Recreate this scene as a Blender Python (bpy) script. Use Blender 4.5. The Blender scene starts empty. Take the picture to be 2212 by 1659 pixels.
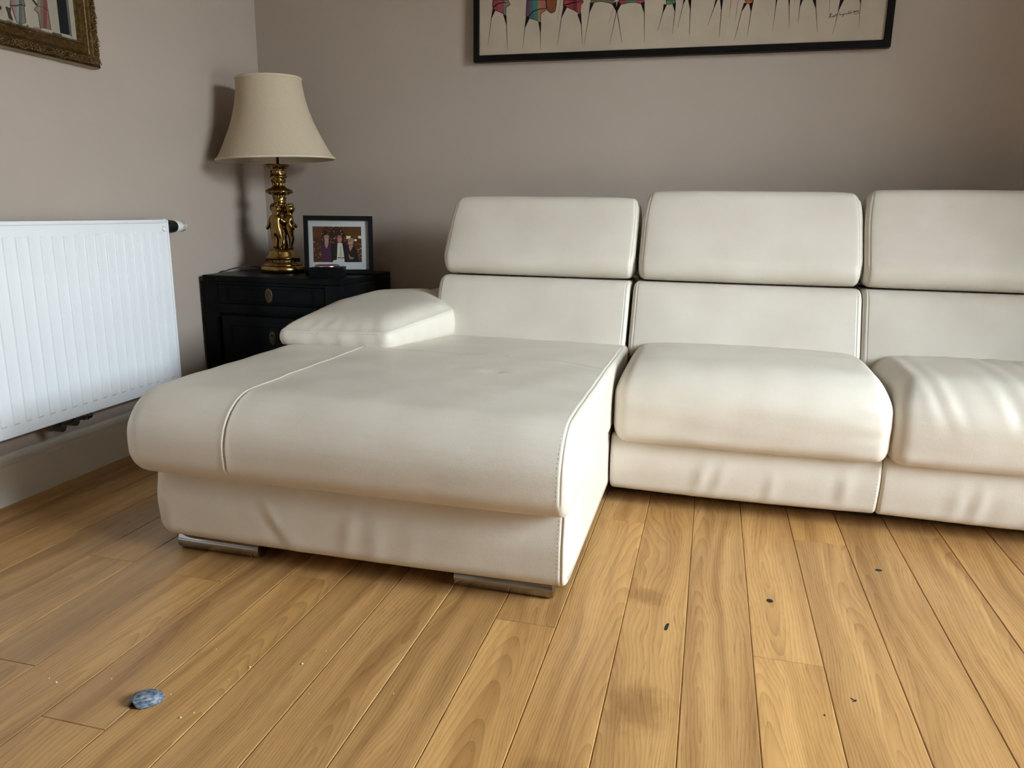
import bpy, bmesh, math, random
import numpy as np
from mathutils import Matrix, Vector
random.seed(7); rng = np.random.default_rng(7)
scene = bpy.context.scene
COL = scene.collection

# ------------------------------------------------------------------ camera
PW, PH, F = 2212, 1659, 1620.0
CAM = np.array([1.88948, -2.96921, 0.83])
_yaw, _pitch, _roll = math.radians(14.59531), math.radians(13.00036), math.radians(-0.78453)
_f = np.array([-math.sin(_yaw)*math.cos(_pitch), math.cos(_yaw)*math.cos(_pitch), -math.sin(_pitch)])
_r = np.array([math.cos(_yaw), math.sin(_yaw), 0.0]); _d = np.cross(_f, _r)
_r, _d = math.cos(_roll)*_r + math.sin(_roll)*_d, -math.sin(_roll)*_r + math.cos(_roll)*_d
cam_data = bpy.data.cameras.new('camera'); cam = bpy.data.objects.new('camera', cam_data); COL.objects.link(cam)
cam_data.sensor_fit = 'HORIZONTAL'; cam_data.sensor_width = 36.0; cam_data.lens = F/PW*36.0; cam_data.clip_start = 0.02
M = Matrix(((_r[0], -_d[0], -_f[0], CAM[0]), (_r[1], -_d[1], -_f[1], CAM[1]), (_r[2], -_d[2], -_f[2], CAM[2]), (0, 0, 0, 1)))
cam.matrix_world = M
scene.camera = cam

def hit(px, py, axis, val):
    """photo pixel -> point on an axis-aligned plane of the room"""
    d = (px-PW/2)*_r + (py-PH/2)*_d + F*_f
    i = 'xyz'.index(axis); t = (val-CAM[i])/d[i]
    return CAM + t*d

# ------------------------------------------------------------------ world, daylight, exposure
ROOM_X, ROOM_Y, ROOM_H = 4.4, -4.6, 2.6
WINS = [(-2.75, -1.45, 0.06, 2.32)]      # glazed door in the right wall: y0, y1, z0, z1
world = bpy.data.worlds.new('sky'); scene.world = world; world.use_nodes = True
wn = world.node_tree; wn.nodes.clear()
_bg = wn.nodes.new('ShaderNodeBackground'); _wo = wn.nodes.new('ShaderNodeOutputWorld')
_bg.inputs['Color'].default_value = (0.80, 0.905, 1.0, 1); _bg.inputs['Strength'].default_value = 50.0
wn.links.new(_bg.outputs[0], _wo.inputs[0])
for (_a, _b, _c, _e) in WINS:
    pl = bpy.data.lights.new('daylight_portal', 'AREA'); pl.shape = 'RECTANGLE'
    pl.size = _e-_c; pl.size_y = _b-_a; pl.cycles.is_portal = True
    po = bpy.data.objects.new('daylight_portal', pl); COL.objects.link(po)
    po.location = (ROOM_X+0.02, (_a+_b)/2, (_c+_e)/2); po.rotation_euler = (0, math.radians(90), 0)
scene.view_settings.view_transform = 'Standard'; scene.view_settings.look = 'None'
scene.view_settings.gamma = 1.0; scene.view_settings.use_curve_mapping = False
scene.view_settings.exposure = 0.14
scene.cycles.max_bounces = 6; scene.cycles.diffuse_bounces = 4; scene.cycles.glossy_bounces = 3; scene.cycles.adaptive_threshold = 0.06; scene.cycles.use_denoising = True
scene.cycles.sample_clamp_indirect = 10.0

# ------------------------------------------------------------------ helpers
def link(o, parent=None):
    COL.objects.link(o)
    if parent is not None: o.parent = parent
    return o
def mesh(name, verts, faces, mat, parent=None, smooth=True, mats=None, midx=None):
    me = bpy.data.meshes.new(name)
    me.from_pydata([tuple(map(float, v)) for v in verts], [], [tuple(map(int, f)) for f in faces])
    for m in (mats or [mat]): me.materials.append(m)
    if smooth: me.polygons.foreach_set('use_smooth', [True]*len(me.polygons))
    if midx is not None: me.polygons.foreach_set('material_index', midx)
    me.update()
    return link(bpy.data.objects.new(name, me), parent)
def thing(name, label, cat, loc=(0, 0, 0), group=None):
    o = bpy.data.objects.new(name, None); COL.objects.link(o); o.location = loc; o.empty_display_size = 0.05
    tag(o, label, cat, group); return o
def tag(o, label, cat, group=None):
    o['label'] = label; o['category'] = cat
    if group: o['group'] = group
    return o
def struct(o, label=None):
    o['kind'] = 'structure'
    if label: o['label'] = label
    return o

class MB:
    """collects geometry for one mesh"""
    def __init__(s): s.v, s.f = [], []
    def add(s, v, f):
        n = len(s.v); s.v += [tuple(map(float, p)) for p in v]; s.f += [tuple(int(i)+n for i in q) for q in f]; return s
    def box(s, x0, x1, y0, y1, z0, z1, bev=0.0):
        if bev <= 0:
            v = [(x, y, z) for x in (x0, x1) for y in (y0, y1) for z in (z0, z1)]
            return s.add(v, [(0, 1, 3, 2), (4, 6, 7, 5), (0, 4, 5, 1), (2, 3, 7, 6), (0, 2, 6, 4), (1, 5, 7, 3)])
        bm = bmesh.new(); bmesh.ops.create_cube(bm, size=1)
        for w in bm.verts: w.co = Vector(((x0+x1)/2+w.co.x*(x1-x0), (y0+y1)/2+w.co.y*(y1-y0), (z0+z1)/2+w.co.z*(z1-z0)))
        bmesh.ops.bevel(bm, geom=list(bm.edges), offset=bev, segments=2, profile=0.5, affect='EDGES')
        bm.verts.index_update()
        s.add([w.co for w in bm.verts], [[w.index for w in q.verts] for q in bm.faces]); bm.free(); return s
    def lathe(s, prof, seg=32, axis='z', c=(0, 0, 0), rad=None):
        """prof: list of (r, h) around axis through c"""
        n = len(prof); V = []
        for i in range(seg):
            a = 2*math.pi*i/seg
            for k, (r, h) in enumerate(prof):
                rr = r if rad is None else rad(r, h, a)
                p = (rr*math.cos(a), rr*math.sin(a), h)
                if axis == 'y': p = (p[0], p[2], p[1])
                elif axis == 'x': p = (p[2], p[0], p[1])
                V.append((p[0]+c[0], p[1]+c[1], p[2]+c[2]))
        Fc = []
        for i in range(seg):
            j = (i+1) % seg
            for k in range(n-1): Fc.append((i*n+k, j*n+k, j*n+k+1, i*n+k+1))
        Fc.append([i*n for i in range(seg)][::-1]); Fc.append([i*n+n-1 for i in range(seg)])
        return s.add(V, Fc)
    def ball(s, c, r, rot=None, u=8, w=6):
        r = np.array(r if hasattr(r, '__len__') else (r, r, r), float)
        V = [(0, 0, -1)]
        for k in range(1, w):
            t = -math.pi/2+math.pi*k/w
            V += [(math.cos(t)*math.cos(2*math.pi*i/u), math.cos(t)*math.sin(2*math.pi*i/u), math.sin(t)) for i in range(u)]
        V.append((0, 0, 1)); V = np.array(V)*r
        if rot is not None: V = V@np.array(rot).T
        V = V+np.array(c); Fc = []
        for i in range(u):
            j = (i+1) % u
            Fc.append((0, 1+j, 1+i))
            for k in range(w-2): Fc.append((1+k*u+i, 1+k*u+j, 1+(k+1)*u+j, 1+(k+1)*u+i))
            Fc.append((1+(w-2)*u+i, 1+(w-2)*u+j, len(V)-1))
        return s.add(V, Fc)
    def tube(s, pts, r, seg=8):
        pts = np.array(pts, float); n = len(pts); V = []
        rr = r if hasattr(r, '__len__') else [r]*n
        T = np.gradient(pts, axis=0); T /= np.linalg.norm(T, axis=1)[:, None]
        up = np.array([0.13, 0.21, 0.97])
        for i in range(n):
            a = np.cross(T[i], up); a /= np.linalg.norm(a); b = np.cross(T[i], a)
            for k in range(seg):
                t = 2*math.pi*k/seg; V.append(pts[i]+rr[i]*(math.cos(t)*a+math.sin(t)*b))
        Fc = [(i*seg+k, i*seg+(k+1) % seg, (i+1)*seg+(k+1) % seg, (i+1)*seg+k) for i in range(n-1) for k in range(seg)]
        Fc += [list(range(seg))[::-1], [(n-1)*seg+k for k in range(seg)]]
        return s.add(V, Fc)
    def build(s, name, mat, parent=None, smooth=True, auto=None):
        o = mesh(name, s.v, s.f, mat, parent, smooth)
        if auto: sharp(o, auto)
        return o
def sharp(o, deg=35):
    me = o.data; bm = bmesh.new(); bm.from_mesh(me)
    bmesh.ops.recalc_face_normals(bm, faces=bm.faces)
    for e in bm.edges:
        if len(e.link_faces) == 2 and e.calc_face_angle(0) > math.radians(deg): e.smooth = False
    bm.to_mesh(me); bm.free(); me.update(); return o
def rotz(a): c, s_ = math.cos(a), math.sin(a); return np.array([[c, -s_, 0], [s_, c, 0], [0, 0, 1]])
def smoothpts(pts, n=40):
    """Catmull-Rom through pts"""
    P = np.array(pts, float); P = np.vstack([2*P[0]-P[1], P, 2*P[-1]-P[-2]]); out = []
    m = len(P)-3
    for t in np.linspace(0, m-1e-6, n):
        i = int(t); u = t-i; a, b, c, d = P[i:i+4]
        out.append(0.5*((2*b)+(-a+c)*u+(2*a-5*b+4*c-d)*u*u+(-a+3*b-3*c+d)*u**3))
    return np.array(out)

# ------------------------------------------------------------------ materials
def new_mat(name):
    m = bpy.data.materials.new(name); m.use_nodes = True; nt = m.node_tree
    return m, nt, nt.nodes['Principled BSDF'], nt.nodes, nt.links
def plain(name, col, rough=0.5, metal=0.0, spec=0.5, noise=None, bump=None, coat=0.0):
    """col linear; noise=(scale, amount) value mottling; bump=(scale, strength, distance)"""
    m, nt, b, N, L = new_mat(name)
    b.inputs['Base Color'].default_value = (*col, 1); b.inputs['Roughness'].default_value = rough
    b.inputs['Metallic'].default_value = metal; b.inputs['Specular IOR Level'].default_value = spec
    b.inputs['Coat Weight'].default_value = coat
    if noise or bump:
        tc = N.new('ShaderNodeNewGeometry')
    if noise:
        t = N.new('ShaderNodeTexNoise'); t.inputs['Scale'].default_value = noise[0]; t.inputs['Detail'].default_value = 4
        L.new(tc.outputs['Position'], t.inputs['Vector'])
        r = N.new('ShaderNodeMapRange'); r.inputs[1].default_value = 0.3; r.inputs[2].default_value = 0.7
        r.inputs[3].default_value = 1-noise[1]; r.inputs[4].default_value = 1+noise[1]
        L.new(t.outputs['Fac'], r.inputs[0])
        x = N.new('ShaderNodeVectorMath'); x.operation = 'SCALE'; x.inputs[0].default_value = col
        L.new(r.outputs[0], x.inputs['Scale']); L.new(x.outputs[0], b.inputs['Base Color'])
    if bump:
        t = N.new('ShaderNodeTexNoise'); t.inputs['Scale'].default_value = bump[0]; t.inputs['Detail'].default_value = 3
        L.new(tc.outputs['Position'], t.inputs['Vector'])
        k = N.new('ShaderNodeBump'); k.inputs['Strength'].default_value = bump[1]; k.inputs['Distance'].default_value = bump[2]
        L.new(t.outputs['Fac'], k.inputs['Height']); L.new(k.outputs[0], b.inputs['Normal'])
    return m
def leather():
    m, nt, b, N, L = new_mat('cream_leather')
    g = N.new('ShaderNodeNewGeometry')
    n1 = N.new('ShaderNodeTexNoise'); n1.inputs['Scale'].default_value = 7; n1.inputs['Detail'].default_value = 5
    L.new(g.outputs['Position'], n1.inputs['Vector'])
    rp = N.new('ShaderNodeValToRGB'); rp.color_ramp.elements[0].position = 0.3; rp.color_ramp.elements[1].position = 0.7
    rp.color_ramp.elements[0].color = (0.655, 0.592, 0.503, 1); rp.color_ramp.elements[1].color = (0.712, 0.652, 0.562, 1)
    L.new(n1.outputs['Fac'], rp.inputs[0]); L.new(rp.outputs[0], b.inputs['Base Color'])
    b.inputs['Roughness'].default_value = 0.40; b.inputs['Specular IOR Level'].default_value = 0.5
    v = N.new('ShaderNodeTexVoronoi'); v.inputs['Scale'].default_value = 650; v.feature = 'F1'
    L.new(g.outputs['Position'], v.inputs['Vector'])
    n2 = N.new('ShaderNodeTexNoise'); n2.inputs['Scale'].default_value = 34; n2.inputs['Detail'].default_value = 4
    L.new(g.outputs['Position'], n2.inputs['Vector'])
    k1 = N.new('ShaderNodeBump'); k1.inputs['Strength'].default_value = 0.28; k1.inputs['Distance'].default_value = 0.0009
    L.new(v.outputs['Distance'], k1.inputs['Height'])
    k2 = N.new('ShaderNodeBump'); k2.inputs['Strength'].default_value = 0.10; k2.inputs['Distance'].default_value = 0.005
    L.new(n2.outputs['Fac'], k2.inputs['Height']); L.new(k1.outputs[0], k2.inputs['Normal'])
    L.new(k2.outputs[0], b.inputs['Normal'])
    return m
def oak():
    m, nt, b, N, L = new_mat('oiled_oak')
    def math_(op, a, c=None):
        n = N.new('ShaderNodeMath'); n.operation = op
        for i, q in enumerate((a, c)):
            if q is None: continue
            if isinstance(q, (int, float)): n.inputs[i].default_value = q
            else: L.new(q, n.inputs[i])
        return n.outputs[0]
    g = N.new('ShaderNodeNewGeometry'); oi = N.new('ShaderNodeObjectInfo')
    tc = N.new('ShaderNodeTexCoord')
    sp = N.new('ShaderNodeSeparateXYZ'); L.new(tc.outputs['Object'], sp.inputs[0])
    x, y = sp.outputs[0], sp.outputs[1]; rnd = oi.outputs['Random']
    # low-frequency warp, different in each board
    cv = N.new('ShaderNodeCombineXYZ'); L.new(math_('MULTIPLY', x, 5.0), cv.inputs[0]); L.new(math_('MULTIPLY', y, 1.3), cv.inputs[1])
    L.new(math_('MULTIPLY', rnd, 91.0), cv.inputs[2])
    w = N.new('ShaderNodeTexNoise'); w.inputs['Scale'].default_value = 1.6; w.inputs['Detail'].default_value = 2; w.inputs['Roughness'].default_value = 0.4
    L.new(cv.outputs[0], w.inputs['Vector'])
    warp = math_('MULTIPLY', math_('SUBTRACT', w.outputs['Fac'], 0.5), 0.085)
    # distance to a slanted heart line: cathedral figure
    xx = math_('ADD', math_('ADD', x, math_('MULTIPLY', math_('SUBTRACT', rnd, 0.5), 0.16)), warp)
    yy = math_('ADD', math_('MULTIPLY', y, 0.055), math_('ADD', math_('MULTIPLY', warp, 0.6), math_('MULTIPLY', math_('FRACT', math_('MULTIPLY', rnd, 13.7)), 0.05)))
    rr = math_('SQRT', math_('ADD', math_('MULTIPLY', xx, xx), math_('MULTIPLY', yy, yy)))
    ring = math_('FRACT', math_('MULTIPLY', rr, 165.0))
    ringp = math_('POWER', ring, 2.2)
    # fine pores stretched along the board
    cp = N.new('ShaderNodeCombineXYZ'); L.new(math_('MULTIPLY', math_('ADD', x, math_('MULTIPLY', warp, 0.5)), 420.0), cp.inputs[0]); L.new(math_('MULTIPLY', y, 16.0), cp.inputs[1]); L.new(math_('MULTIPLY', rnd, 37.0), cp.inputs[2])
    pn = N.new('ShaderNodeTexNoise'); pn.inputs['Scale'].default_value = 1.0; pn.inputs['Detail'].default_value = 3
    L.new(cp.outputs[0], pn.inputs['Vector'])
    pore = N.new('ShaderNodeMapRange'); pore.inputs[1].default_value = 0.56; pore.inputs[2].default_value = 0.70; L.new(pn.outputs['Fac'], pore.inputs[0])
    # broad tone drift
    cb = N.new('ShaderNodeCombineXYZ'); L.new(math_('MULTIPLY', math_('ADD', x, warp), 26.0), cb.inputs[0]); L.new(math_('MULTIPLY', y, 1.2), cb.inputs[1]); L.new(math_('MULTIPLY', rnd, 53.0), cb.inputs[2])
    bn = N.new('ShaderNodeTexNoise'); bn.inputs['Scale'].default_value = 1.0; bn.inputs['Detail'].default_value = 4; L.new(cb.outputs[0], bn.inputs['Vector'])
    tone = N.new('ShaderNodeValToRGB'); e = tone.color_ramp.elements
    e[0].position = 0.30; e[0].color = (0.325, 0.165, 0.053, 1); e[1].position = 0.66; e[1].color = (0.565, 0.320, 0.118, 1)
    L.new(bn.outputs['Fac'], tone.inputs[0])
    dark = math_('ADD', math_('MULTIPLY', ringp, 0.34), math_('MULTIPLY', pore.outputs[0], 0.34))
    mx = N.new('ShaderNodeMix'); mx.data_type = 'RGBA'; mx.blend_type = 'MULTIPLY'
    L.new(dark, mx.inputs['Factor']); L.new(tone.outputs[0], mx.inputs['A']); mx.inputs['B'].default_value = (0.36, 0.24, 0.14, 1)
    hs = N.new('ShaderNodeMix'); hs.data_type = 'RGBA'; hs.blend_type = 'MULTIPLY'; hs.inputs['Factor'].default_value = 1
    L.new(mx.outputs['Result'], hs.inputs['A']); L.new(oi.outputs['Color'], hs.inputs['B'])
    # two worn dark stains in the boards in front of the corner
    prev = hs.outputs['Result']
    for (sx, sy, rx, ry, amt) in ((1.822, -1.815, 0.062, 0.085, 0.62), (1.80, -1.425, 0.05, 0.045, 0.5), (1.695, -2.0, 0.05, 0.03, 0.4)):
        sub = N.new('ShaderNodeVectorMath'); sub.operation = 'SUBTRACT'; L.new(g.outputs['Position'], sub.inputs[0]); sub.inputs[1].default_value = (sx, sy, 0)
        dv = N.new('ShaderNodeVectorMath'); dv.operation = 'DIVIDE'; L.new(sub.outputs[0], dv.inputs[0]); dv.inputs[1].default_value = (rx, ry, 1)
        ln = N.new('ShaderNodeVectorMath'); ln.operation = 'LENGTH'; L.new(dv.outputs[0], ln.inputs[0])
        ne = N.new('ShaderNodeTexNoise'); ne.inputs['Scale'].default_value = 26; ne.inputs['Detail'].default_value = 4; L.new(g.outputs['Position'], ne.inputs['Vector'])
        dd = math_('ADD', ln.outputs['Value'], math_('MULTIPLY', math_('SUBTRACT', ne.outputs['Fac'], 0.5), 1.2))
        mr = N.new('ShaderNodeMapRange'); mr.interpolation_type = 'SMOOTHSTEP'; mr.inputs[1].default_value = 1.15; mr.inputs[2].default_value = 0.2; mr.inputs[3].default_value = 0; mr.inputs[4].default_value = amt
        L.new(dd, mr.inputs[0])
        q = N.new('ShaderNodeMix'); q.data_type = 'RGBA'; q.blend_type = 'MULTIPLY'; L.new(mr.outputs[0], q.inputs['Factor']); L.new(prev, q.inputs['A']); q.inputs['B'].default_value = (0.42, 0.33, 0.24, 1)
        prev = q.outputs['Result']
    L.new(prev, b.inputs['Base Color'])
    ro = N.new('ShaderNodeMapRange'); ro.inputs[3].default_value = 0.30; ro.inputs[4].default_value = 0.46; L.new(bn.outputs['Fac'], ro.inputs[0])
    L.new(ro.outputs[0], b.inputs['Roughness']); b.inputs['Specular IOR Level'].default_value = 0.42
    k = N.new('ShaderNodeBump'); k.inputs['Strength'].default_value = 0.25; k.inputs['Distance'].default_value = 0.0006; k.invert = True
    L.new(dark, k.inputs['Height']); L.new(k.outputs[0], b.inputs['Normal'])
    return m
def glass(name, rough=0.0):
    m, nt, b, N, L = new_mat(name); N.remove(b)
    out = N['Material Output']; t = N.new('ShaderNodeBsdfTransparent'); t.inputs[0].default_value = (0.97, 0.98, 0.975, 1)
    gl = N.new('ShaderNodeBsdfGlossy'); gl.inputs['Roughness'].default_value = rough
    fr = N.new('ShaderNodeFresnel'); fr.inputs[0].default_value = 1.45; mx = N.new('ShaderNodeMixShader')
    L.new(fr.outputs[0], mx.inputs[0]); L.new(t.outputs[0], mx.inputs[1]); L.new(gl.outputs[0], mx.inputs[2]); L.new(mx.outputs[0], out.inputs['Surface'])
    return m

WALL = plain('greige_wall_paint', (0.41, 0.342, 0.288), 0.75, noise=(3.5, 0.02), bump=(220, 0.10, 0.0006))
CEIL = plain('white_ceiling_paint', (0.62, 0.60, 0.56), 0.85, noise=(4, 0.01))
SKIRT = plain('cream_gloss_paint', (0.70, 0.665, 0.59), 0.38, noise=(8, 0.02))
OAK = oak()
SUB = plain('dark_underlay', (0.035, 0.022, 0.013), 0.9, noise=(30, 0.1))
LEA = leather()
THREAD = plain('cream_thread', (0.62, 0.57, 0.48), 0.6, noise=(300, 0.08))
CLOTHSHADOW = plain('black_dust_cloth', (0.012, 0.011, 0.010), 0.9, noise=(60, 0.2))  # black of the dust cloth and of the painted shadow under the sofa
CHROME = plain('polished_chrome', (0.34, 0.33, 0.325), 0.08, 1.0, noise=(18, 0.05))
RADW = plain('white_radiator_enamel', (0.80, 0.82, 0.84), 0.26, noise=(5, 0.01))
PLW = plain('white_plastic', (0.78, 0.77, 0.74), 0.4, noise=(40, 0.02))
PLB = plain('black_plastic', (0.012, 0.012, 0.012), 0.35, noise=(40, 0.1))
VALVE = plain('dull_nickel', (0.17, 0.155, 0.135), 0.38, 1.0, noise=(60, 0.25))
LACQ = plain('black_lacquer', (0.0055, 0.0055, 0.006), 0.34, spec=0.08, noise=(14, 0.25), bump=(60, 0.05, 0.0008))
BRASSOLD = plain('aged_brass', (0.085, 0.062, 0.036), 0.5, 0.7, noise=(140, 0.3))
GOLD = plain('antique_gold', (0.25, 0.150, 0.048), 0.27, 1.0, noise=(70, 0.45), bump=(160, 0.25, 0.0012))
GOLDS = plain('smooth_antique_gold', (0.34, 0.215, 0.075), 0.25, 1.0, noise=(30, 0.25), bump=(90, 0.10, 0.001))
FRGOLD = plain('dark_gilt', (0.20, 0.130, 0.052), 0.28, 0.9, noise=(120, 0.4), bump=(200, 0.2, 0.001))
FRGROOVE = plain('brown_gilt', (0.13, 0.085, 0.040), 0.45, 0.55, noise=(60, 0.2))
SHADE = plain('cream_linen', (0.53, 0.44, 0.32), 0.9, spec=0.15, noise=(160, 0.04), bump=(900, 0.3, 0.0006))
SHADETRIM = plain('cream_piping', (0.58, 0.49, 0.36), 0.8, noise=(200, 0.05))
FRAMEB = plain('black_frame_wood', (0.006, 0.0052, 0.005), 0.45, spec=0.14, noise=(40, 0.2))
MATB = plain('white_mount_board', (0.70, 0.70, 0.70), 0.85, noise=(60, 0.01))
CANVAS = plain('buff_linen_canvas', (0.40, 0.33, 0.255), 0.85, noise=(9, 0.06), bump=(1200, 0.15, 0.0005))
CANVAS2 = plain('cream_canvas', (0.30, 0.265, 0.21), 0.85, noise=(9, 0.05))
KNOT = plain('dark_oak_knot', (0.012, 0.009, 0.008), 0.6, noise=(300, 0.3))
PANE = glass('window_glass')
UPVC = plain('white_frame_paint', (0.75, 0.76, 0.75), 0.35, noise=(10, 0.01))
PAVE = plain('patio_paving', (0.33, 0.31, 0.28), 0.9, noise=(3, 0.15))
_flat = {}
def paint(r, g, b):
    """flat print colour given as display values 0-255"""
    k = (r, g, b)
    if k not in _flat:
        c = [(v/255/12.92 if v/255 <= 0.04045 else ((v/255+0.055)/1.055)**2.4) for v in k]
        _flat[k] = plain('print_%02x%02x%02x' % k, c, 0.8, spec=0.2, noise=(80, 0.05))
    return _flat[k]

# ------------------------------------------------------------------ the room
fl = struct(MB().box(-0.15, ROOM_X+0.15, ROOM_Y-0.15, 0.15, -0.08, -0.016).build('floor', SUB, smooth=False), 'light oak plank floor')
BW = 0.1286; X0 = 1.7625
butts = {}                                   # row index (k: board from X0+k*BW) -> y of its end joints
known = {2: [-1.60], -2: [-1.606], -7: [-2.11], -1: [-1.017], 3: [-1.014], -10: [-1.60], -6: [-1.552]}
tints = {-9: 0.86, -8: 0.92, -10: 0.86, -11: 0.84, -1: 1.02, 0: 1.0, 3: 1.10, 2: 1.03, 4: 0.98, 5: 1.02, 6: 1.10}
k0, k1 = int(math.floor((0-X0)/BW)), int(math.ceil((ROOM_X-X0)/BW))
T, CH = 0.015, 0.0016
for k in range(k0, k1):
    x0, x1 = max(0.0, X0+k*BW), min(ROOM_X, X0+(k+1)*BW)
    if x1-x0 < 0.01: continue
    js = list(known.get(k, []))
    L_ = 1.25
    start = js[0] if js else -random.uniform(0.15, 1.2) if k not in (0, -3, -4, -5, 1, 4, 5) else -0.55+0.04*(k % 3)
    if not js and k in (0, -3, -4, -5, 1, 4, 5): start = [-0.32, -0.45, -0.60][k % 3]; L_ = 2.1
    ys = [start]
    while ys[-1] > ROOM_Y+0.25: ys.append(ys[-1]-L_-random.uniform(-0.12, 0.25))
    ys.insert(0, start+L_*random.uniform(0.85, 1.0))
    while ys[0] < -0.1: ys.insert(0, ys[0]+L_)
    ys = sorted({max(ROOM_Y, min(0.0, v)) for v in ys})
    if ys[0] > ROOM_Y: ys.insert(0, ROOM_Y)
    if ys[-1] < 0: ys.append(0.0)
    for a, c in zip(ys[:-1], ys[1:]):
        if c-a < 0.02: continue
        hx, hy, g = (x1-x0)/2-0.00035, (c-a)/2-0.0004, CH
        v = [(-hx, -hy, -T), (hx, -hy, -T), (hx, hy, -T), (-hx, hy, -T),
             (-hx, -hy, -g), (hx, -hy, -g), (hx, hy, -g), (-hx, hy, -g),
             (-hx+g, -hy+g*0.5, 0), (hx-g, -hy+g*0.5, 0), (hx-g, hy-g*0.5, 0), (-hx+g, hy-g*0.5, 0)]
        f = [(3, 2, 1, 0)]
        for i in range(4):
            j = (i+1) % 4; f += [(i, j, j+4, i+4), (i+4, j+4, j+8, i+8)]
        f.append((8, 9, 10, 11))
        o = mesh('plank', v, f, OAK, fl, smooth=False); o.location = ((x0+x1)/2, (a+c)/2, 0)
        t = tints.get(k, 1.0)*random.uniform(0.93, 1.07); w = random.uniform(-0.03, 0.03)
        o.color = (t, t*(1-0.3*w), t*(1-w*2), 1)
        if k == -2 and a < -1.61 < c+0.01: pass
        o['_row'] = k
# knots and small splits set in their own boards
def plank_at(x, y):
    best = None
    for o in fl.children:
        if o.name.startswith('plank'):
            xs = [v.co.x for v in o.data.vertices]; ys_ = [v.co.y for v in o.data.vertices]
            if min(xs) <= x-o.location.x <= max(xs) and min(ys_) <= y-o.location.y <= max(ys_): best = o
    return best
def knot(x, y, rx, ry, ang=0.0, n=14, wob=0.18):
    p = plank_at(x, y)
    if p is None: return
    v = [(0, 0, 0.0006)]; R_ = rotz(ang)
    for i in range(n):
        a = 2*math.pi*i/n; s_ = 1+wob*random.uniform(-1, 1)
        q = R_@np.array([rx*s_*math.cos(a), ry*s_*math.sin(a), 0.0002]); v.append(q)
    o = mesh('knot', v, [(0, 1+i, 1+(i+1) % n) for i in range(n)], KNOT, p)
    o.location = (x-p.location.x, y-p.location.y, 0)
knot(2.066, -1.368, 0.0075, 0.0085, 0.0, wob=0.05)
knot(2.330, -1.141, 0.0085, 0.0065, 0.4, wob=0.10)
knot(1.853, -1.541, 0.0035, 0.017, -0.12, wob=0.25)
knot(2.185, -1.691, 0.006, 0.0022, -0.7, wob=0.3); knot(2.187, -1.694, 0.0055, 0.0018, 0.8, wob=0.3)
knot(2.130, -1.75, 0.0018, 0.0028)
for o in fl.children:
    if '_row' in o: del o['_row']

struct(MB().box(-0.15, 0, ROOM_Y-0.15, 0.15, -0.08, ROOM_H).build('wall_left', WALL, smooth=False))
struct(MB().box(0, ROOM_X, 0, 0.15, -0.08, ROOM_H).build('wall_back', WALL, smooth=False))
struct(MB().box(0, ROOM_X, ROOM_Y-0.15, ROOM_Y, -0.08, ROOM_H).build('wall_front', WALL, smooth=False))
wr = MB(); edge = ROOM_Y-0.15
for (y0, y1, z0, z1) in sorted(WINS):
    wr.box(ROOM_X, ROOM_X+0.25, edge, y0, -0.08, ROOM_H).box(ROOM_X, ROOM_X+0.25, y0, y1, -0.08, z0).box(ROOM_X, ROOM_X+0.25, y0, y1, z1, ROOM_H); edge = y1
wr.box(ROOM_X, ROOM_X+0.25, edge, 0.15, -0.08, ROOM_H)
struct(wr.build('wall_right', WALL, smooth=False))
struct(MB().box(-0.15, ROOM_X+0.25, ROOM_Y-0.15, 0.15, ROOM_H, ROOM_H+0.12).build('ceiling', CEIL, smooth=False))
for k, (y0, y1, z0, z1) in enumerate(WINS):
    fr = MB(); t = 0.05; xa, xb = ROOM_X+0.10, ROOM_X+0.16
    fr.box(xa, xb, y0, y0+t, z0, z1, 0.006).box(xa, xb, y1-t, y1, z0, z1, 0.006).box(xa, xb, y0, y1, z0, z0+t, 0.006).box(xa, xb, y0, y1, z1-t, z1, 0.006)
    win = struct(fr.build('window_%d' % (k+1), UPVC, smooth=False), 'glazed door in the right wall')
    MB().box(xa+0.024, xa+0.036, y0+t, y1-t, z0+t, z1-t).build('pane', PANE, win, smooth=False)
struct(MB().box(ROOM_X+0.25, 40, -40, 30, -0.12, -0.06).build('floor_outside', PAVE, smooth=False), 'paved ground outside the glazed door')
SKYBLOCK = plain('garden_boundary_brick', (0.17, 0.13, 0.10), 0.9, noise=(2, 0.2))  # colour of the added sky blocker
struct(MB().box(12.0, 12.3, -30, 25, -0.12, 2.5).build('wall_outside', SKYBLOCK, smooth=False), 'added unseen wall blocking low sky outside the glazed door')  # unseen wall added to cut off the low sky seen through the door
def skirting(name, length, place):
    prof = [(0, 0), (0.018, 0), (0.018, 0.104), (0.0165, 0.110), (0.013, 0.116), (0.0115, 0.124), (0.0085, 0.134), (0.0045, 0.1405), (0, 0.142)]
    V = [place(0, a, z) for a, z in prof]+[place(length, a, z) for a, z in prof]; n = len(prof)
    o = mesh(name, V, [(i, i+1, n+i+1, n+i) for i in range(n-1)]+[list(range(n))[::-1], list(range(n, 2*n))], SKIRT, smooth=False)
    sharp(o, 30); return struct(o)
skirting('baseboard_left', -ROOM_Y, lambda l, a, z: (a, -l, z))
skirting('baseboard_back', ROOM_X-0.036, lambda l, a, z: (0.018+l, -a, z))
skirting('baseboard_front', ROOM_X-0.036, lambda l, a, z: (0.018+l, ROOM_Y+a, z))

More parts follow.
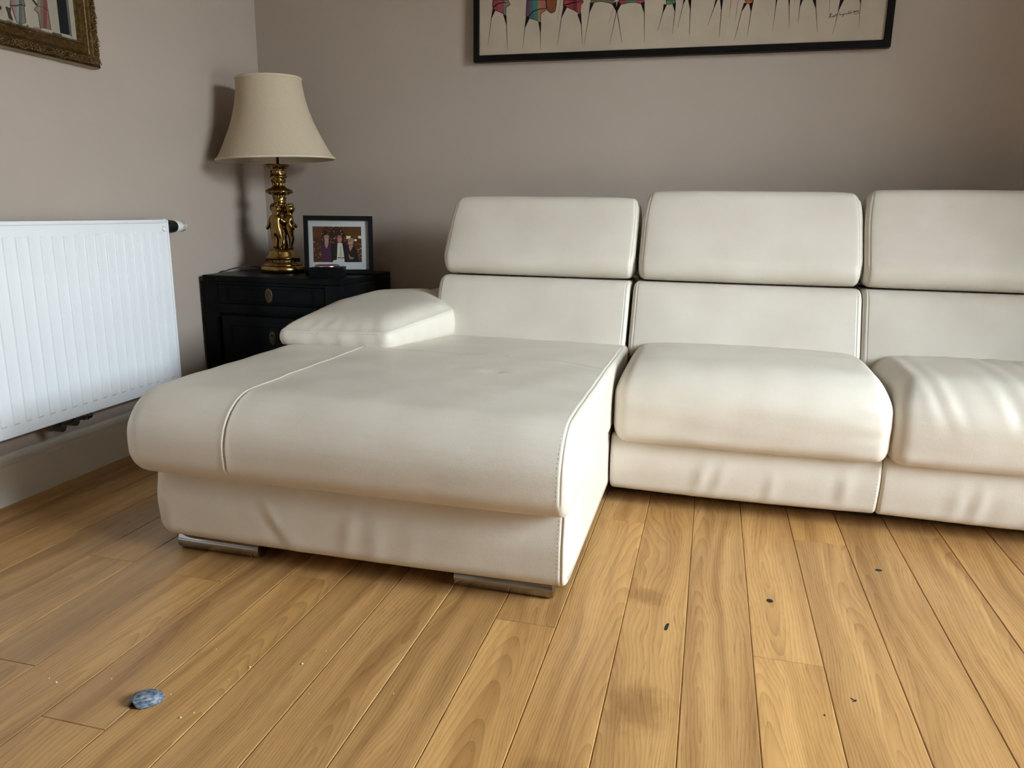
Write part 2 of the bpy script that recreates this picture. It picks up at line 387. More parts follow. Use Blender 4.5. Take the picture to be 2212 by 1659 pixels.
# ------------------------------------------------------------------ corner sofa
def fillet(pts, seg=8, ds=0.012):
    """closed polygon [(y, z, r)] -> evenly sampled rounded outline"""
    P = np.array([p[:2] for p in pts], float); out = []
    n = len(P)
    for i in range(n):
        a, b, c = P[i-1], P[i], P[(i+1) % n]; r = pts[i][2]
        u = (a-b)/np.linalg.norm(a-b); v = (c-b)/np.linalg.norm(c-b)
        ang = math.acos(np.clip(u@v, -1, 1)); d = r/math.tan(ang/2)
        bis = (u+v)/np.linalg.norm(u+v); cen = b+bis*r/math.sin(ang/2)
        p0, p1 = b+u*d, b+v*d
        a0 = math.atan2(*(p0-cen)[::-1]); a1 = math.atan2(*(p1-cen)[::-1]); da = (a1-a0+math.pi) % (2*math.pi)-math.pi
        for k in range(seg+1): t_ = a0+da*k/seg; out.append(cen+r*np.array([math.cos(t_), math.sin(t_)]))
    out = np.array(out); Q = np.vstack([out, out[:1]])
    L = np.concatenate([[0], np.cumsum(np.linalg.norm(np.diff(Q, axis=0), axis=1))])
    m = max(24, int(L[-1]/ds)); s_ = np.linspace(0, L[-1], m, endpoint=False)
    return np.stack([np.interp(s_, L, Q[:, 0]), np.interp(s_, L, Q[:, 1])], 1)
class Ext:
    """soft block: a (y, z) outline swept along x, with rounded ends and a displacement"""
    def __init__(s, prof, x0, x1, re0, re1, disp=None, dx=0.012, extra=(), xshape=None, ds=0.012):
        P = fillet(prof, ds=ds); s.P = P
        ctr = (P.max(0)+P.min(0))/2; h = (P.max(0)-P.min(0))/2
        xs = [x0+re0*(1-math.cos(t_)) for t_ in np.linspace(0, math.pi/2, 8)]
        xs += list(np.linspace(x0+re0, x1-re1, max(3, int((x1-x0-re0-re1)/dx)))[1:-1])
        xs += [x1-re1*(1-math.cos(t_)) for t_ in np.linspace(math.pi/2, 0, 8)]
        for e_ in extra: xs += [e_+q for q in (-0.014, -0.009, -0.006, -0.004, -0.003, -0.0015, 0, 0.0015, 0.003, 0.004, 0.006, 0.009, 0.014)]
        xs = np.array(sorted(set(np.round(xs, 5)))); s.xs = xs
        tg = np.roll(P, -1, 0)-np.roll(P, 1, 0); tg /= np.linalg.norm(tg, axis=1)[:, None]
        area = 0.5*np.sum(P[:, 0]*np.roll(P[:, 1], -1)-np.roll(P[:, 0], -1)*P[:, 1])
        nr = np.stack([tg[:, 1], -tg[:, 0]], 1)*(1 if area > 0 else -1)
        V = np.zeros((len(xs), len(P), 3))
        for i, x in enumerate(xs):
            ins = 0.0
            if x < x0+re0: q = x0+re0-x; ins = re0-math.sqrt(max(0, re0*re0-q*q))
            if x > x1-re1: q = x-(x1-re1); ins = re1-math.sqrt(max(0, re1*re1-q*q))
            Q = ctr+(P-ctr)*(h-ins)/h
            u = (x-x0)/(x1-x0)
            if disp is not None: Q = Q+nr*disp(x, u, Q[:, 0], Q[:, 1], nr[:, 0], nr[:, 1])[:, None]
            V[i, :, 0] = x; V[i, :, 1:] = Q
        if xshape is not None: V[..., 0] += xshape(V[..., 0], (V[..., 0]-x0)/(x1-x0), V[..., 1], V[..., 2])
        s.V, s.x0, s.x1 = V, x0, x1
        du = np.gradient(V, axis=0); dv = np.roll(V, -1, 1)-np.roll(V, 1, 1)
        N = np.cross(du, dv); N /= np.maximum(1e-9, np.linalg.norm(N, axis=2))[..., None]
        mid = V.mean((0, 1))
        if np.sum(N*(V-mid)) < 0: N = -N
        s.N = N
    def build(s, name, mat, parent):
        V = s.V; a, b = V.shape[:2]; verts = list(V.reshape(-1, 3)); faces = []
        for i in range(a-1):
            for j in range(b): faces.append((i*b+j, i*b+(j+1) % b, (i+1)*b+(j+1) % b, (i+1)*b+j))
        for end, i in ((0, 0), (1, a-1)):
            ring = [i*b+j for j in range(b)]; c = V[i].mean(0)
            for sc in (0.8, 0.55, 0.28):
                n0 = len(verts); verts += list(c+(V[i]-c)*sc); new = list(range(n0, n0+b))
                faces += [(ring[j], new[j], new[(j+1) % b], ring[(j+1) % b]) if end == 0 else (ring[j], ring[(j+1) % b], new[(j+1) % b], new[j]) for j in range(b)]
                ring = new
            n0 = len(verts); verts.append(c)
            faces += [(n0, ring[(j+1) % b], ring[j]) if end == 0 else (n0, ring[j], ring[(j+1) % b]) for j in range(b)]
        o = mesh(name, verts, faces, mat, parent)
        bm = bmesh.new(); bm.from_mesh(o.data); bmesh.ops.recalc_face_normals(bm, faces=bm.faces); bm.to_mesh(o.data); bm.free()
        s.o = o; return o
    def column(s, x, cond):
        """surface path at constant x over outline points that satisfy cond(y, z, n)"""
        i = int(np.argmin(np.abs(s.xs-x))); V, N = s.V[i], s.N[i]
        ok = np.array([cond(V[j, 1], V[j, 2], N[j]) for j in range(len(V))])
        idx = np.where(ok)[0]
        # start after the largest gap
        if len(idx) < 3: return V[:0], N[:0]
        gaps = [(idx[(k+1) % len(idx)]-idx[k]) % len(V) for k in range(len(idx))]
        st = (int(np.argmax(gaps))+1) % len(idx); idx = np.roll(idx, -st)
        return V[idx], N[idx]
    def row(s, y, z, xa, xb):
        """surface path along x through the outline point nearest (y, z)"""
        j = int(np.argmin(np.hypot(s.P[:, 0]-y, s.P[:, 1]-z))); k = (s.xs >= xa) & (s.xs <= xb)
        return s.V[k, j], s.N[k, j]
def stitches(name, paths, parent, pitch=0.0095, ln=0.0062, w=0.0010, lift=0.0002):
    for P, N in paths:
        if len(P) < 2: continue
        mb = MB()
        L = np.concatenate([[0], np.cumsum(np.linalg.norm(np.diff(P, axis=0), axis=1))])
        for s_ in np.arange(pitch/2, L[-1]-ln, pitch):
            a = np.array([np.interp(s_, L, P[:, i]) for i in range(3)]); b = np.array([np.interp(s_+ln, L, P[:, i]) for i in range(3)])
            n = np.array([np.interp(s_, L, N[:, i]) for i in range(3)]); n /= np.linalg.norm(n)
            t_ = b-a; t_ /= np.linalg.norm(t_); q = np.cross(t_, n); c = (a+b)/2+n*lift
            v = [a-n*0.0006, c+q*w+n*0.0002, c+n*w*1.1, c-q*w+n*0.0002, b-n*0.0006]
            mb.add(v, [(0, 1, 2), (0, 2, 3), (4, 2, 1), (4, 3, 2)])
        if mb.v: mb.build(name, THREAD, parent)
def shift(path, d):
    return path[0]+np.array(d), path[1]
def gauss(x, c, w): return np.exp(-((x-c)/w)**2)
def folds(lst):
    """vertical leather folds on a front panel: (x, z, half width, half length, amplitude, slant)"""
    def f(x, y, z, ny):
        d = np.zeros_like(y)
        for (cx, cz, w, l, a, sl) in lst:
            xc = x-(cx+sl*(z-cz))
            w *= 1.25; e_ = np.exp(-((z-cz)/l)**2); d = d+0.5*a*np.exp(-(xc/w)**2)*e_-0.16*a*np.exp(-((xc+1.9*w)/w)**2)*e_
        return d*(ny < -0.3)
    return f
sofa = thing('corner_sofa', 'large cream leather corner sofa with chaise, adjustable headrests and chrome feet', 'sofa', (1.9, -0.8, 0))
class _Shift:
    pass
def at_sofa(o):
    """parts are modelled in room coordinates; keep them there under the sofa's own origin"""
    o.matrix_parent_inverse = Matrix.Translation(-Vector(sofa.location)); return o

# chaise base and cushion
cf = folds([(0.965, 0.135, 0.012, 0.050, 0.0075, -0.55), (1.005, 0.11, 0.018, 0.04, 0.004, -0.3), (1.150, 0.125, 0.014, 0.045, 0.005, 0.25), (1.215, 0.115, 0.016, 0.05, 0.0035, 0.1), (1.30, 0.12, 0.02, 0.05, 0.0025, 0.2)])
cb = Ext([(-1.548, 0.052, 0.030), (-1.556, 0.150, 0.20), (-1.545, 0.238, 0.012), (-0.03, 0.238, 0.01), (-0.03, 0.052, 0.01)], 0.620, 1.642, 0.055, 0.012,
         lambda x, u, y, z, ny, nz: cf(x, y, z, ny)+0.004*np.sin(u*math.pi)*(ny < -0.3)-0.006*gauss(z, 0.20, 0.05)*(ny < -0.3)*0.5-0.0028*gauss(x, 1.630, 0.0022)*(ny < -0.3), dx=0.008, extra=(1.630,), ds=0.008)
at_sofa(cb.build('chaise_base', LEA, sofa))
front = lambda y, z, n: n[1] < -0.25
stitches('stitching', [cb.column(1.624, lambda y, z, n: y < -1.5 and 0.06 < z < 0.235)], cb.o)
at_sofa(MB().box(0.66, 1.62, -1.445, -0.06, 0.009, 0.054).build('underside', CLOTHSHADOW, sofa, smooth=False))  # dust cloth deepened almost to the floor as a painted shadow under the chaise
def chaise_disp(x, u, y, z, ny, nz):
    c = (1-(2*u-1)**6)
    d = 0.006*c*np.clip(nz, 0, 1)+0.010*c*np.clip(-ny, 0, 1)*gauss(z, 0.31, 0.09)
    d += (0.0012*gauss(x, 0.888, 0.011)-0.0052*gauss(x, 0.888, 0.0022))*(nz > -0.2)                       # long seam
    d -= 0.0018*gauss(x, 1.634, 0.0022)*((nz > -0.2) & (y < -0.6))         # edge seam
    yc = -0.925-0.085*np.clip((x-1.38)/0.25, 0, 1)**2
    d -= 0.0022*gauss(y, yc, 0.006)*(nz > 0.5)*(x > 0.95)                # cross seam behind
    d -= 0.006*gauss(x, 1.36, 0.03)*gauss(y, -1.13, 0.02)*(nz > 0.5)       # dimple
    d += 0.0010*np.sin(x*23+y*14)*np.sin(y*31-x*9)*(nz > 0.4)
    return d
cc = Ext([(-1.606, 0.224, 0.050), (-1.608, 0.418, 0.110), (-0.95, 0.416, 0.4), (-0.50, 0.408, 0.03), (-0.50, 0.232, 0.02)], 0.596, 1.650, 0.062, 0.020,
         chaise_disp, dx=0.010, extra=(0.888, 1.634), ds=0.009)
at_sofa(cc.build('chaise_cushion', LEA, sofa))
top_front = lambda y, z, n: (n[2] > 0.2 or n[1] < -0.35) and y < -0.60 and z > 0.24
stitches('stitching', [cc.column(0.888-0.006, top_front), cc.column(0.888+0.006, top_front)], cc.o)
stitches('stitching', [cc.column(1.628, top_front)], cc.o)
_p = []; _n = []
for x in np.linspace(0.98, 1.632, 70):
    i = int(np.argmin(np.abs(cc.xs-x))); yc = -0.915-0.085*np.clip((x-1.38)/0.25, 0, 1)**2
    top = np.where(cc.N[i][:, 2] > 0.4)[0]; j = top[np.argmin(np.abs(cc.V[i][top, 1]-yc))]
    _p.append([x, yc, cc.V[i][j, 2]]); _n.append(cc.N[i][j])
stitches('stitching', [(np.array(_p), np.array(_n))], cc.o)

# two-seat bases, seat cushions
SX = [1.653, 2.360, 3.075]
bf = [folds([(1.905, 0.115, 0.014, 0.05, 0.006, 0.25), (1.955, 0.115, 0.013, 0.045, 0.005, 0.3), (2.09, 0.10, 0.012, 0.04, 0.005, 0.1), (2.275, 0.12, 0.013, 0.045, 0.006, 0.05), (1.80, 0.12, 0.03, 0.05, 0.003, 0)]),
      folds([(2.595, 0.11, 0.013, 0.05, 0.006, 0.1), (2.545, 0.11, 0.014, 0.05, 0.004, 0.1), (2.66, 0.10, 0.02, 0.05, 0.003, 0.1), (2.8, 0.11, 0.015, 0.05, 0.005, 0.1)])]
for i in range(2):
    ff = bf[i]
    e = Ext([(-0.912, 0.050, 0.028), (-0.930, 0.140, 0.2), (-0.922, 0.220, 0.012), (-0.03, 0.220, 0.01), (-0.03, 0.050, 0.01)], SX[i]-(0.004 if i == 0 else 0), SX[i+1], 0.010, 0.010,
            lambda x, u, y, z, ny, nz, ff=ff: ff(x, y, z, ny)+0.004*np.sin(u*math.pi)*(ny < -0.3), dx=0.008, ds=0.009)
    at_sofa(e.build('seat_base', LEA, sofa))
    if i == 0: stitches('stitching', [e.column(SX[1]-0.013, lambda y, z, n: y < -0.8 and 0.055 < z < 0.2)], e.o)
    else: stitches('stitching', [e.column(SX[1]+0.013, lambda y, z, n: y < -0.8 and 0.055 < z < 0.2)], e.o)
at_sofa(MB().box(1.66, 3.06, -0.80, -0.06, 0.009, 0.052).build('underside', CLOTHSHADOW, sofa, smooth=False))  # same black block, standing in for the shadow below the two seats
def seat_disp(i):
    def f(x, u, y, z, ny, nz):
        c = (1-np.abs(2*u-1)**4)
        d = 0.014*c*np.clip(nz, 0, 1)+0.016*c*np.clip(-ny, 0, 1)*gauss(z, 0.32, 0.10)
        d += 0.0007*np.sin(x*31+z*40)*np.sin(x*17-z*60+y*20)*(ny < 0.5)
        if i == 1:      # creases fanning from the corner of the second seat
            for k, (cx, wd, a) in enumerate([(2.44, 0.014, 0.0020), (2.485, 0.016, 0.0022), (2.60, 0.016, 0.0022), (2.66, 0.015, 0.0026), (2.72, 0.016, 0.0024)]):
                d += a*gauss(x+0.45*(z-0.36), cx, wd)*gauss(z, 0.375, 0.05)*(ny < 0.2)-a*0.7*gauss(x+0.45*(z-0.36), cx+1.8*wd, wd)*gauss(z, 0.375, 0.05)*(ny < 0.2)
        else:
            d += 0.0010*gauss(x, 2.31, 0.04)*np.sin(z*150)*(ny < 0.2)
        return d
    return f
for i in range(2):
    a, b = SX[i]+(0.002 if i == 0 else 0.002), SX[i+1]-0.001+(0.008 if i == 0 else 0)
    e = Ext([(-0.966, 0.205, 0.034), (-0.974, 0.418, 0.115), (-0.70, 0.425, 0.4), (-0.46, 0.412, 0.03), (-0.46, 0.215, 0.02)], a, b, 0.042, 0.036, seat_disp(i), dx=0.009, ds=0.009,
            xshape=lambda X, u, y, z: -0.030*np.sign(2*u-1)*np.abs(2*u-1)**7*np.clip((z-0.345)/0.08, 0, 1)**1.3)
    at_sofa(e.build('seat_cushion', LEA, sofa))
    cond = lambda y, z, n: y < -0.80 and 0.23 < z < 0.40
    stitches('stitching', [e.column((b-0.016) if i == 0 else (a+0.020), cond)], e.o)

# backrests and headrests
BX = [(0.972, 1.638), (1.648, 2.343), (2.345, 3.06)]
HX = [(0.975, 1.640, 0.874), (1.657, 2.338, 0.897), (2.346, 3.05, 0.905)]
for i, (a, b) in enumerate(BX):
    e = Ext([(-0.592, 0.350, 0.05), (-0.476, 0.6075, 0.052), (-0.16, 0.6075, 0.03), (-0.16, 0.350, 0.03)], a, b, 0.020 if i == 0 else 0.014, 0.014,
            lambda x, u, y, z, ny, nz, a=a, b=b: 0.008*(1-(2*u-1)**6)*np.clip(-ny, 0, 1)+0.001*np.sin(x*19+z*23)*(ny < -0.3)-0.0012*(gauss(x, a+0.014, 0.0022)+gauss(x, b-0.014, 0.0022))*(ny < -0.3), dx=0.014, extra=(a+0.014, b-0.014))
    at_sofa(e.build('backrest', LEA, sofa))
    cond = lambda y, z, n: n[1] < -0.5 and 0.40 < z < 0.595
    stitches('stitching', [e.column(a+0.018, cond), e.column(b-0.018, cond)], e.o)
for i, (a, b, zt) in enumerate(HX):
    e = Ext([(-0.492, 0.6125, 0.045), (-0.312, zt+0.006, 0.045), (-0.205, zt-0.012, 0.05), (-0.24, 0.6125, 0.04)], a, b, 0.026, 0.020,
            lambda x, u, y, z, ny, nz, a=a, b=b: 0.010*(1-(2*u-1)**6)*np.clip(-ny, 0, 1)+0.004*(1-(2*u-1)**8)*np.clip(nz, 0, 1)+0.001*np.sin(x*17+z*29)*(ny < -0.3)-0.0012*(gauss(x, a+0.014, 0.0022)+gauss(x, b-0.010, 0.0022))*(ny < -0.2), dx=0.014, extra=(a+0.014, b-0.010),
            xshape=lambda X, u, y, z: -0.012*np.clip((z-0.78)/0.12, 0, 1)**2*(2*u-1))
    at_sofa(e.build('headrest', LEA, sofa))
    cond = lambda y, z, n: n[1] < -0.4 and 0.625 < z < zt-0.02
    stitches('stitching', [e.column(a+0.018, cond), e.column(b-0.014, cond)], e.o)
    if i: 
        P, N = e.row(-0.30, zt-0.004, a+0.03, b-0.03); stitches('stitching', [(P, N)], e.o)
e = Ext([(-0.215, 0.10, 0.02), (-0.215, 0.522, 0.03), (-0.035, 0.522, 0.03), (-0.035, 0.10, 0.02)], 0.80, 3.075, 0.03, 0.03, None, dx=0.05)
at_sofa(e.build('back_frame', LEA, sofa))

def arm_pad(name, mirror=None):
    corners = [(0.606, -0.925, 0.025), (0.958, -0.900, 0.030), (1.058, -0.578, 0.025), (0.905, -0.300, 0.06), (0.690, -0.360, 0.08), (0.606, -0.600, 0.10)]
    B = fillet(corners, seg=8, ds=0.010); n = len(B); c = B.mean(0)
    zs = lambda p: 0.460+0.0146*(p[..., 0]-0.612)+0.108*(p[..., 1]+0.92)
    rings = []
    tn = np.roll(B, -1, 0)-np.roll(B, 1, 0); tn /= np.linalg.norm(tn, axis=1)[:, None]; out = np.stack([tn[:, 1], -tn[:, 0]], 1)
    if np.sum(out*(B-c)) < 0: out = -out
    def ring(P, z): rings.append(np.column_stack([P, z]))
    zb = 0.4135
    ring(B-out*0.030, np.full(n, zb-0.004)); ring(B-out*0.012, np.full(n, zb-0.001))
    H = zs(B)
    wr_ = np.sin(np.arange(n)*0.9)*0.0012+np.sin(np.arange(n)*0.37)*0.0012
    for q in (0.06, 0.2, 0.4, 0.6, 0.8, 0.94): ring(B+out*(0.006*math.sin(math.pi*q))[..., None] if False else B+out*(0.007*math.sin(math.pi*q)+wr_*math.sin(math.pi*q))[:, None], zb+(H-zb)*q)
    ring(B-out*0.0015, H); ring(B-out*0.004, H+0.0008)
    k = 20
    for j in range(1, k):
        s_ = 1-j/k; P = c+(B-out*0.004-c)*s_
        pk = np.sin(np.arange(n)*1.15)*0.0016*math.exp(-((1-s_)/0.12)**2)
        ring(P, zs(P)+0.035*(1-s_**6)+pk)
    R_ = np.array(rings); m = len(R_); V = list(R_.reshape(-1, 3)); Fc = [(a*n+j, a*n+(j+1) % n, (a+1)*n+(j+1) % n, (a+1)*n+j) for a in range(m-1) for j in range(n)]
    V.append([c[0], c[1], zs(c)+0.035]); Fc += [((m-1)*n+j, (m-1)*n+(j+1) % n, len(V)-1) for j in range(n)]
    Fc.append(list(range(n))[::-1])
    V = np.array(V)
    if mirror is not None: V[:, 0] = mirror-V[:, 0]; Fc = [f[::-1] for f in Fc]
    o = at_sofa(mesh(name, V, Fc, LEA, sofa))
    up = np.tile([0, 0, 1.0], (n+1, 1)); cl = np.vstack([B, B[:1]]); on = np.vstack([out, out[:1]])
    if mirror is None:
        hz = zs(cl)
        p1 = np.column_stack([cl+on*0.0025, hz-0.006]); p2 = np.column_stack([cl+on*0.0015, np.full(len(cl), zb+0.006)])
        nn = np.column_stack([on, np.zeros(len(on))])
        stitches('stitching', [(p1, nn), (p2, nn)], o, lift=0.0012)
    return o
arm_pad('armrest')
e = Ext([(-0.93, 0.05, 0.03), (-0.93, 0.40, 0.04), (-0.05, 0.40, 0.03), (-0.05, 0.05, 0.02)], 3.085, 3.50, 0.03, 0.03, None, dx=0.03)
at_sofa(e.build('arm_base', LEA, sofa))
arm_pad('armrest', mirror=4.115)
for (xa, xb, y) in ((0.660, 0.886, -1.492), (1.378, 1.606, -1.486), (0.66, 0.886, -0.12), (3.2, 3.42, -0.80), (3.2, 3.42, -0.12), (1.66, 1.88, -0.12)):
    r = 0.0215
    ft = MB().lathe([(0, 0), (r-0.003, 0), (r-0.0008, 0.0012), (r, 0.004), (r, xb-xa-0.004), (r-0.0008, xb-xa-0.0012), (r-0.003, xb-xa), (0, xb-xa)], 28, 'x', (xa, y, r+0.0005)).build('foot', CHROME, sofa, auto=40)
    at_sofa(ft)
    at_sofa(MB().box(xa+0.03, xb-0.03, y-0.012, y+0.012, 0.036, 0.056).build('foot_plate', CLOTHSHADOW, sofa, smooth=False))

# ------------------------------------------------------------------ radiator on the left wall
rad = thing('radiator', 'white ribbed panel radiator mounted on the left wall', 'radiator', (0.0, -1.4, 0.22))
def at_rad(o): o.matrix_parent_inverse = Matrix.Translation(-Vector(rad.location)); return o
RY0, RY1, RZ0, RZ1, RXF = -2.16, -0.757, 0.216, 0.787, 0.100
ys = []; zs_ = sorted(set([RZ0+0.008, RZ0+0.02, 0.246, 0.248, 0.250, 0.252]+list(np.linspace(0.30, 0.70, 7))+[0.741, 0.743, 0.745, 0.747, 0.76, RZ1-0.016]))
pitch = 0.0389; first = -0.796
y = first
prof = []
while y > RY0+0.03:
    for o_, hgt in ((-0.0100, 0), (-0.0092, 0.12), (-0.0078, 0.85), (-0.0068, 1), (0.0068, 1), (0.0078, 0.85), (0.0092, 0.12), (0.0100, 0)): prof.append((y+o_, hgt))
    y -= pitch
prof += [(RY1-0.008, 0), (RY1-0.014, 0), (RY0+0.008, 0)]
prof.sort()
def zf(z):
    def s_(t_): t_ = min(1, max(0, t_)); return t_*t_*(3-2*t_)
    return s_((z-0.246)/0.006)*s_((0.747-z)/0.006)
V = [(RXF+0.0040*h_*zf(z), y_, z) for z in zs_ for y_, h_ in prof]; n = len(prof)
Fc = [(i*n+j, i*n+j+1, (i+1)*n+j+1, (i+1)*n+j) for i in range(len(zs_)-1) for j in range(n-1)]
pan = at_rad(mesh('front_panel', V, Fc, RADW, rad)); sharp(pan, 22)
b = MB().box(0.035, RXF-0.0003, RY0+0.006, RY1-0.006, RZ0+0.004, RZ1-0.012)
at_rad(b.build('body', RADW, rad, smooth=False))
at_rad(MB().box(0.030, RXF+0.004, RY1-0.006, RY1+0.002, RZ0, RZ1-0.002, 0.0028).build('side_panel', RADW, rad, smooth=True, auto=40))
at_rad(MB().box(0.030, RXF+0.004, RY0-0.002, RY0+0.006, RZ0, RZ1-0.002, 0.0028).build('side_panel', RADW, rad, smooth=True, auto=40))
tg = MB().box(0.030, RXF+0.003, RY0, RY1-0.012, RZ1-0.013, RZ1-0.001, 0.003)
tg = at_rad(tg.build('top_grille', RADW, rad, smooth=True, auto=40))
sl = MB()
for k in range(60): sl.box(0.042, 0.088, RY0+0.05+k*0.0220, RY0+0.062+k*0.0220, RZ1-0.0014, RZ1-0.00095)
sl.build('grille_slot', PLB, tg, smooth=False)
at_rad(MB().box(0.030, RXF+0.0025, RY1-0.020, RY1-0.0062, RZ1-0.006, RZ1+0.001, 0.002).build('corner_cap', PLW, rad))
at_rad(MB().box(RXF-0.004, RXF+0.0035, RY0, RY1-0.006, RZ0, RZ0+0.0075, 0.002).build('bottom_lip', RADW, rad, auto=40))
at_rad(MB().lathe([(0, 0.0), (0.0085, 0.0), (0.0085, 0.004), (0.006, 0.006), (0, 0.0065)], 20, 'x', (RXF-0.0005, RY1-0.020, 0.756)).build('vent_plug', PLW, rad))
for yb in (-0.95, -1.95): at_rad(MB().box(0.0, 0.036, yb-0.02, yb+0.02, 0.3, 0.7).build('bracket', RADW, rad, smooth=False))
vc = (0.080, -0.757, 0.762)
th = at_rad(MB().lathe([(0, 0.0), (0.020, 0.0), (0.0220, 0.008), (0.0220, 0.022), (0.0210, 0.024), (0.0220, 0.028), (0.0220, 0.040), (0.0205, 0.052), (0.017, 0.060), (0, 0.061)], 28, 'y', (vc[0], vc[1]+0.002, vc[2])).build('valve_collar', PLB, rad))
th = at_rad(MB().lathe([(0, 0.055), (0.0185, 0.055), (0.0200, 0.058), (0.0200, 0.065), (0.0188, 0.068), (0.0180, 0.098), (0.0150, 0.107), (0.006, 0.111), (0, 0.1115)], 32, 'y', (vc[0], vc[1], vc[2])).build('valve_head', PLW, rad, auto=50))
gs = MB()
for k in range(26):
    a = 2*math.pi*k/26; R_ = np.array([[math.cos(a), 0, -math.sin(a)], [0, 1, 0], [math.sin(a), 0, math.cos(a)]])
    bx = MB().box(0.0168, 0.0184, 0.083, 0.099, -0.0008, 0.0008); gs.add(np.array(bx.v)@R_.T+np.array(vc), bx.f)
gs.build('grip_slot', VALVE, th, smooth=False).matrix_parent_inverse = Matrix()
vb = MB()
vb.tube([(0.07, -1.268, 0.235), (0.07, -1.268, 0.187)], 0.011, 10).tube([(0.07, -1.213, 0.235), (0.07, -1.213, 0.19)], 0.011, 10).tube([(0.07, -1.158, 0.235), (0.07, -1.158, 0.190)], 0.010, 10)
vb.tube([(0.07, -1.285, 0.203), (0.07, -1.145, 0.203)], 0.010, 10).tube([(0.09, -1.213, 0.198), (0.04, -1.213, 0.198)], 0.012, 10).tube([(0.07, -1.160, 0.203), (0.07, -1.142, 0.203)], 0.0135, 8).tube([(0.096, -1.268, 0.196), (0.05, -1.268, 0.196)], 0.013, 8)
vb.tube([(0.07, -1.24, 0.2), (0.0, -1.24, 0.2)], 0.008, 8)
at_rad(vb.build('pipe_valve', VALVE, rad, auto=40))

# ------------------------------------------------------------------ black cabinet in the corner
CX0, CX1, CY0, CY1, CZ = 0.024, 0.601, -0.497, -0.055, 0.578
cab = thing('bedside_cabinet', 'black lacquered cabinet with drawer and door standing in the room corner', 'cabinet', (0.31, -0.3, 0))
def at_cab(o): o.matrix_parent_inverse = Matrix.Translation(-Vector(cab.location)); return o
at_cab(MB().box(CX0, CX1, CY0, CY1, CZ-0.022, CZ, 0.0035).build('top', LACQ, cab, auto=40))
at_cab(MB().box(CX0-0.012, CX0+0.020, CY0+0.006, CY1, 0.0, CZ-0.022, 0.003).build('side_panel', LACQ, cab, auto=40))
at_cab(MB().box(CX1-0.020, CX1, CY0+0.004, CY1, 0.0, CZ-0.022, 0.003).build('side_panel', LACQ, cab, auto=40))
at_cab(MB().box(CX0+0.02, CX1-0.02, CY1-0.012, CY1, 0.04, CZ-0.022).build('back_panel', LACQ, cab, smooth=False))
at_cab(MB().box(CX0+0.02, CX1-0.02, CY0+0.02, CY1-0.012, 0.04, 0.055).build('bottom_panel', LACQ, cab, smooth=False))
fy = CY0+0.002
ff = MB().box(CX0+0.003, 0.082, fy, fy+0.022, 0.0, CZ-0.0225, 0.002).box(0.535, CX1-0.003, fy, fy+0.022, 0.0, CZ-0.0225, 0.002)
ff.box(0.0825, 0.5345, fy+0.001, fy+0.022, 0.545, CZ-0.0225, 0.0015).box(0.0825, 0.5345, fy+0.001, fy+0.022, 0.437, 0.472, 0.0015)
at_cab(ff.build('face_frame', LACQ, cab, auto=40))
def escutcheon(parent, x, z, yy):
    seg = 24; V = []; 
    for (s_, d) in ((1.0, 0.0), (1.0, 0.0022), (0.86, 0.0034), (0.0, 0.0036)):
        V += [(x+0.0155*s_*math.cos(2*math.pi*i/seg), yy-d, z+0.0275*s_*math.sin(2*math.pi*i/seg)*(1 if math.sin(2*math.pi*i/seg) > 0 else 1.08)) for i in range(seg)]
    Fc = [(k*seg+i, k*seg+(i+1) % seg, (k+1)*seg+(i+1) % seg, (k+1)*seg+i) for k in range(3) for i in range(seg)]
    o = at_cab(mesh('escutcheon', V, Fc, BRASSOLD, parent)); 
    MBt = MB().tube([(x-0.003, yy-0.003, z+0.010), (x-0.003, yy-0.008, z+0.010)], 0.0032, 8).tube(smoothpts([(x+0.003, yy-0.006, z+0.012), (x+0.010, yy-0.009, z+0.004), (x+0.008, yy-0.007, z-0.012)], 8), 0.0012, 6)
    at_cab(MBt.build('pull', BRASSOLD, parent))
dr = at_cab(MB().box(0.0835, 0.5335, fy+0.003, fy+0.30, 0.4735, 0.5438, 0.0018).build('drawer', LACQ, cab, auto=40))
m_ = MB()
for (a, b_, c, d) in ((0.125, 0.490, 0.532, 0.5345), (0.125, 0.490, 0.4825, 0.485), (0.125, 0.1275, 0.485, 0.532), (0.4875, 0.490, 0.485, 0.532)): m_.box(a, b_, fy+0.0005, fy+0.0035, c, d, 0.0006)
dr2 = m_.build('drawer_moulding', LACQ, dr, auto=40)
escutcheon(dr, 0.302, 0.510, fy+0.003)
for o in (dr2,): o.matrix_parent_inverse = Matrix()
door = at_cab(MB().box(0.104, 0.514, fy-0.010, fy+0.012, 0.060, 0.428, 0.002).build('door', LACQ, cab, auto=40))
jm = MB().box(0.0825, 0.094, fy+0.012, fy+0.022, 0.05, 0.436).box(0.523, 0.5345, fy+0.012, fy+0.022, 0.05, 0.436).box(0.094, 0.523, fy+0.0125, fy+0.018, 0.05, 0.436)
at_cab(jm.build('door_recess', LACQ, cab, smooth=False))
dm = MB()
for (a, b_, c, d) in ((0.140, 0.478, 0.392, 0.3945), (0.140, 0.1425, 0.10, 0.392), (0.4755, 0.478, 0.10, 0.392)): dm.box(a, b_, fy-0.0122, fy-0.0095, c, d, 0.0006)
dm = dm.build('door_moulding', LACQ, door, auto=40); dm.matrix_parent_inverse = Matrix()
escutcheon(door, 0.318, 0.352, fy-0.010)
def fix_children(root, inv):
    """parts of a part: cancel the parent's own offset"""
    for p in root.children:
        for c in p.children: c.matrix_parent_inverse = Matrix()
fix_children(cab, None); fix_children(rad, None); fix_children(sofa, None)

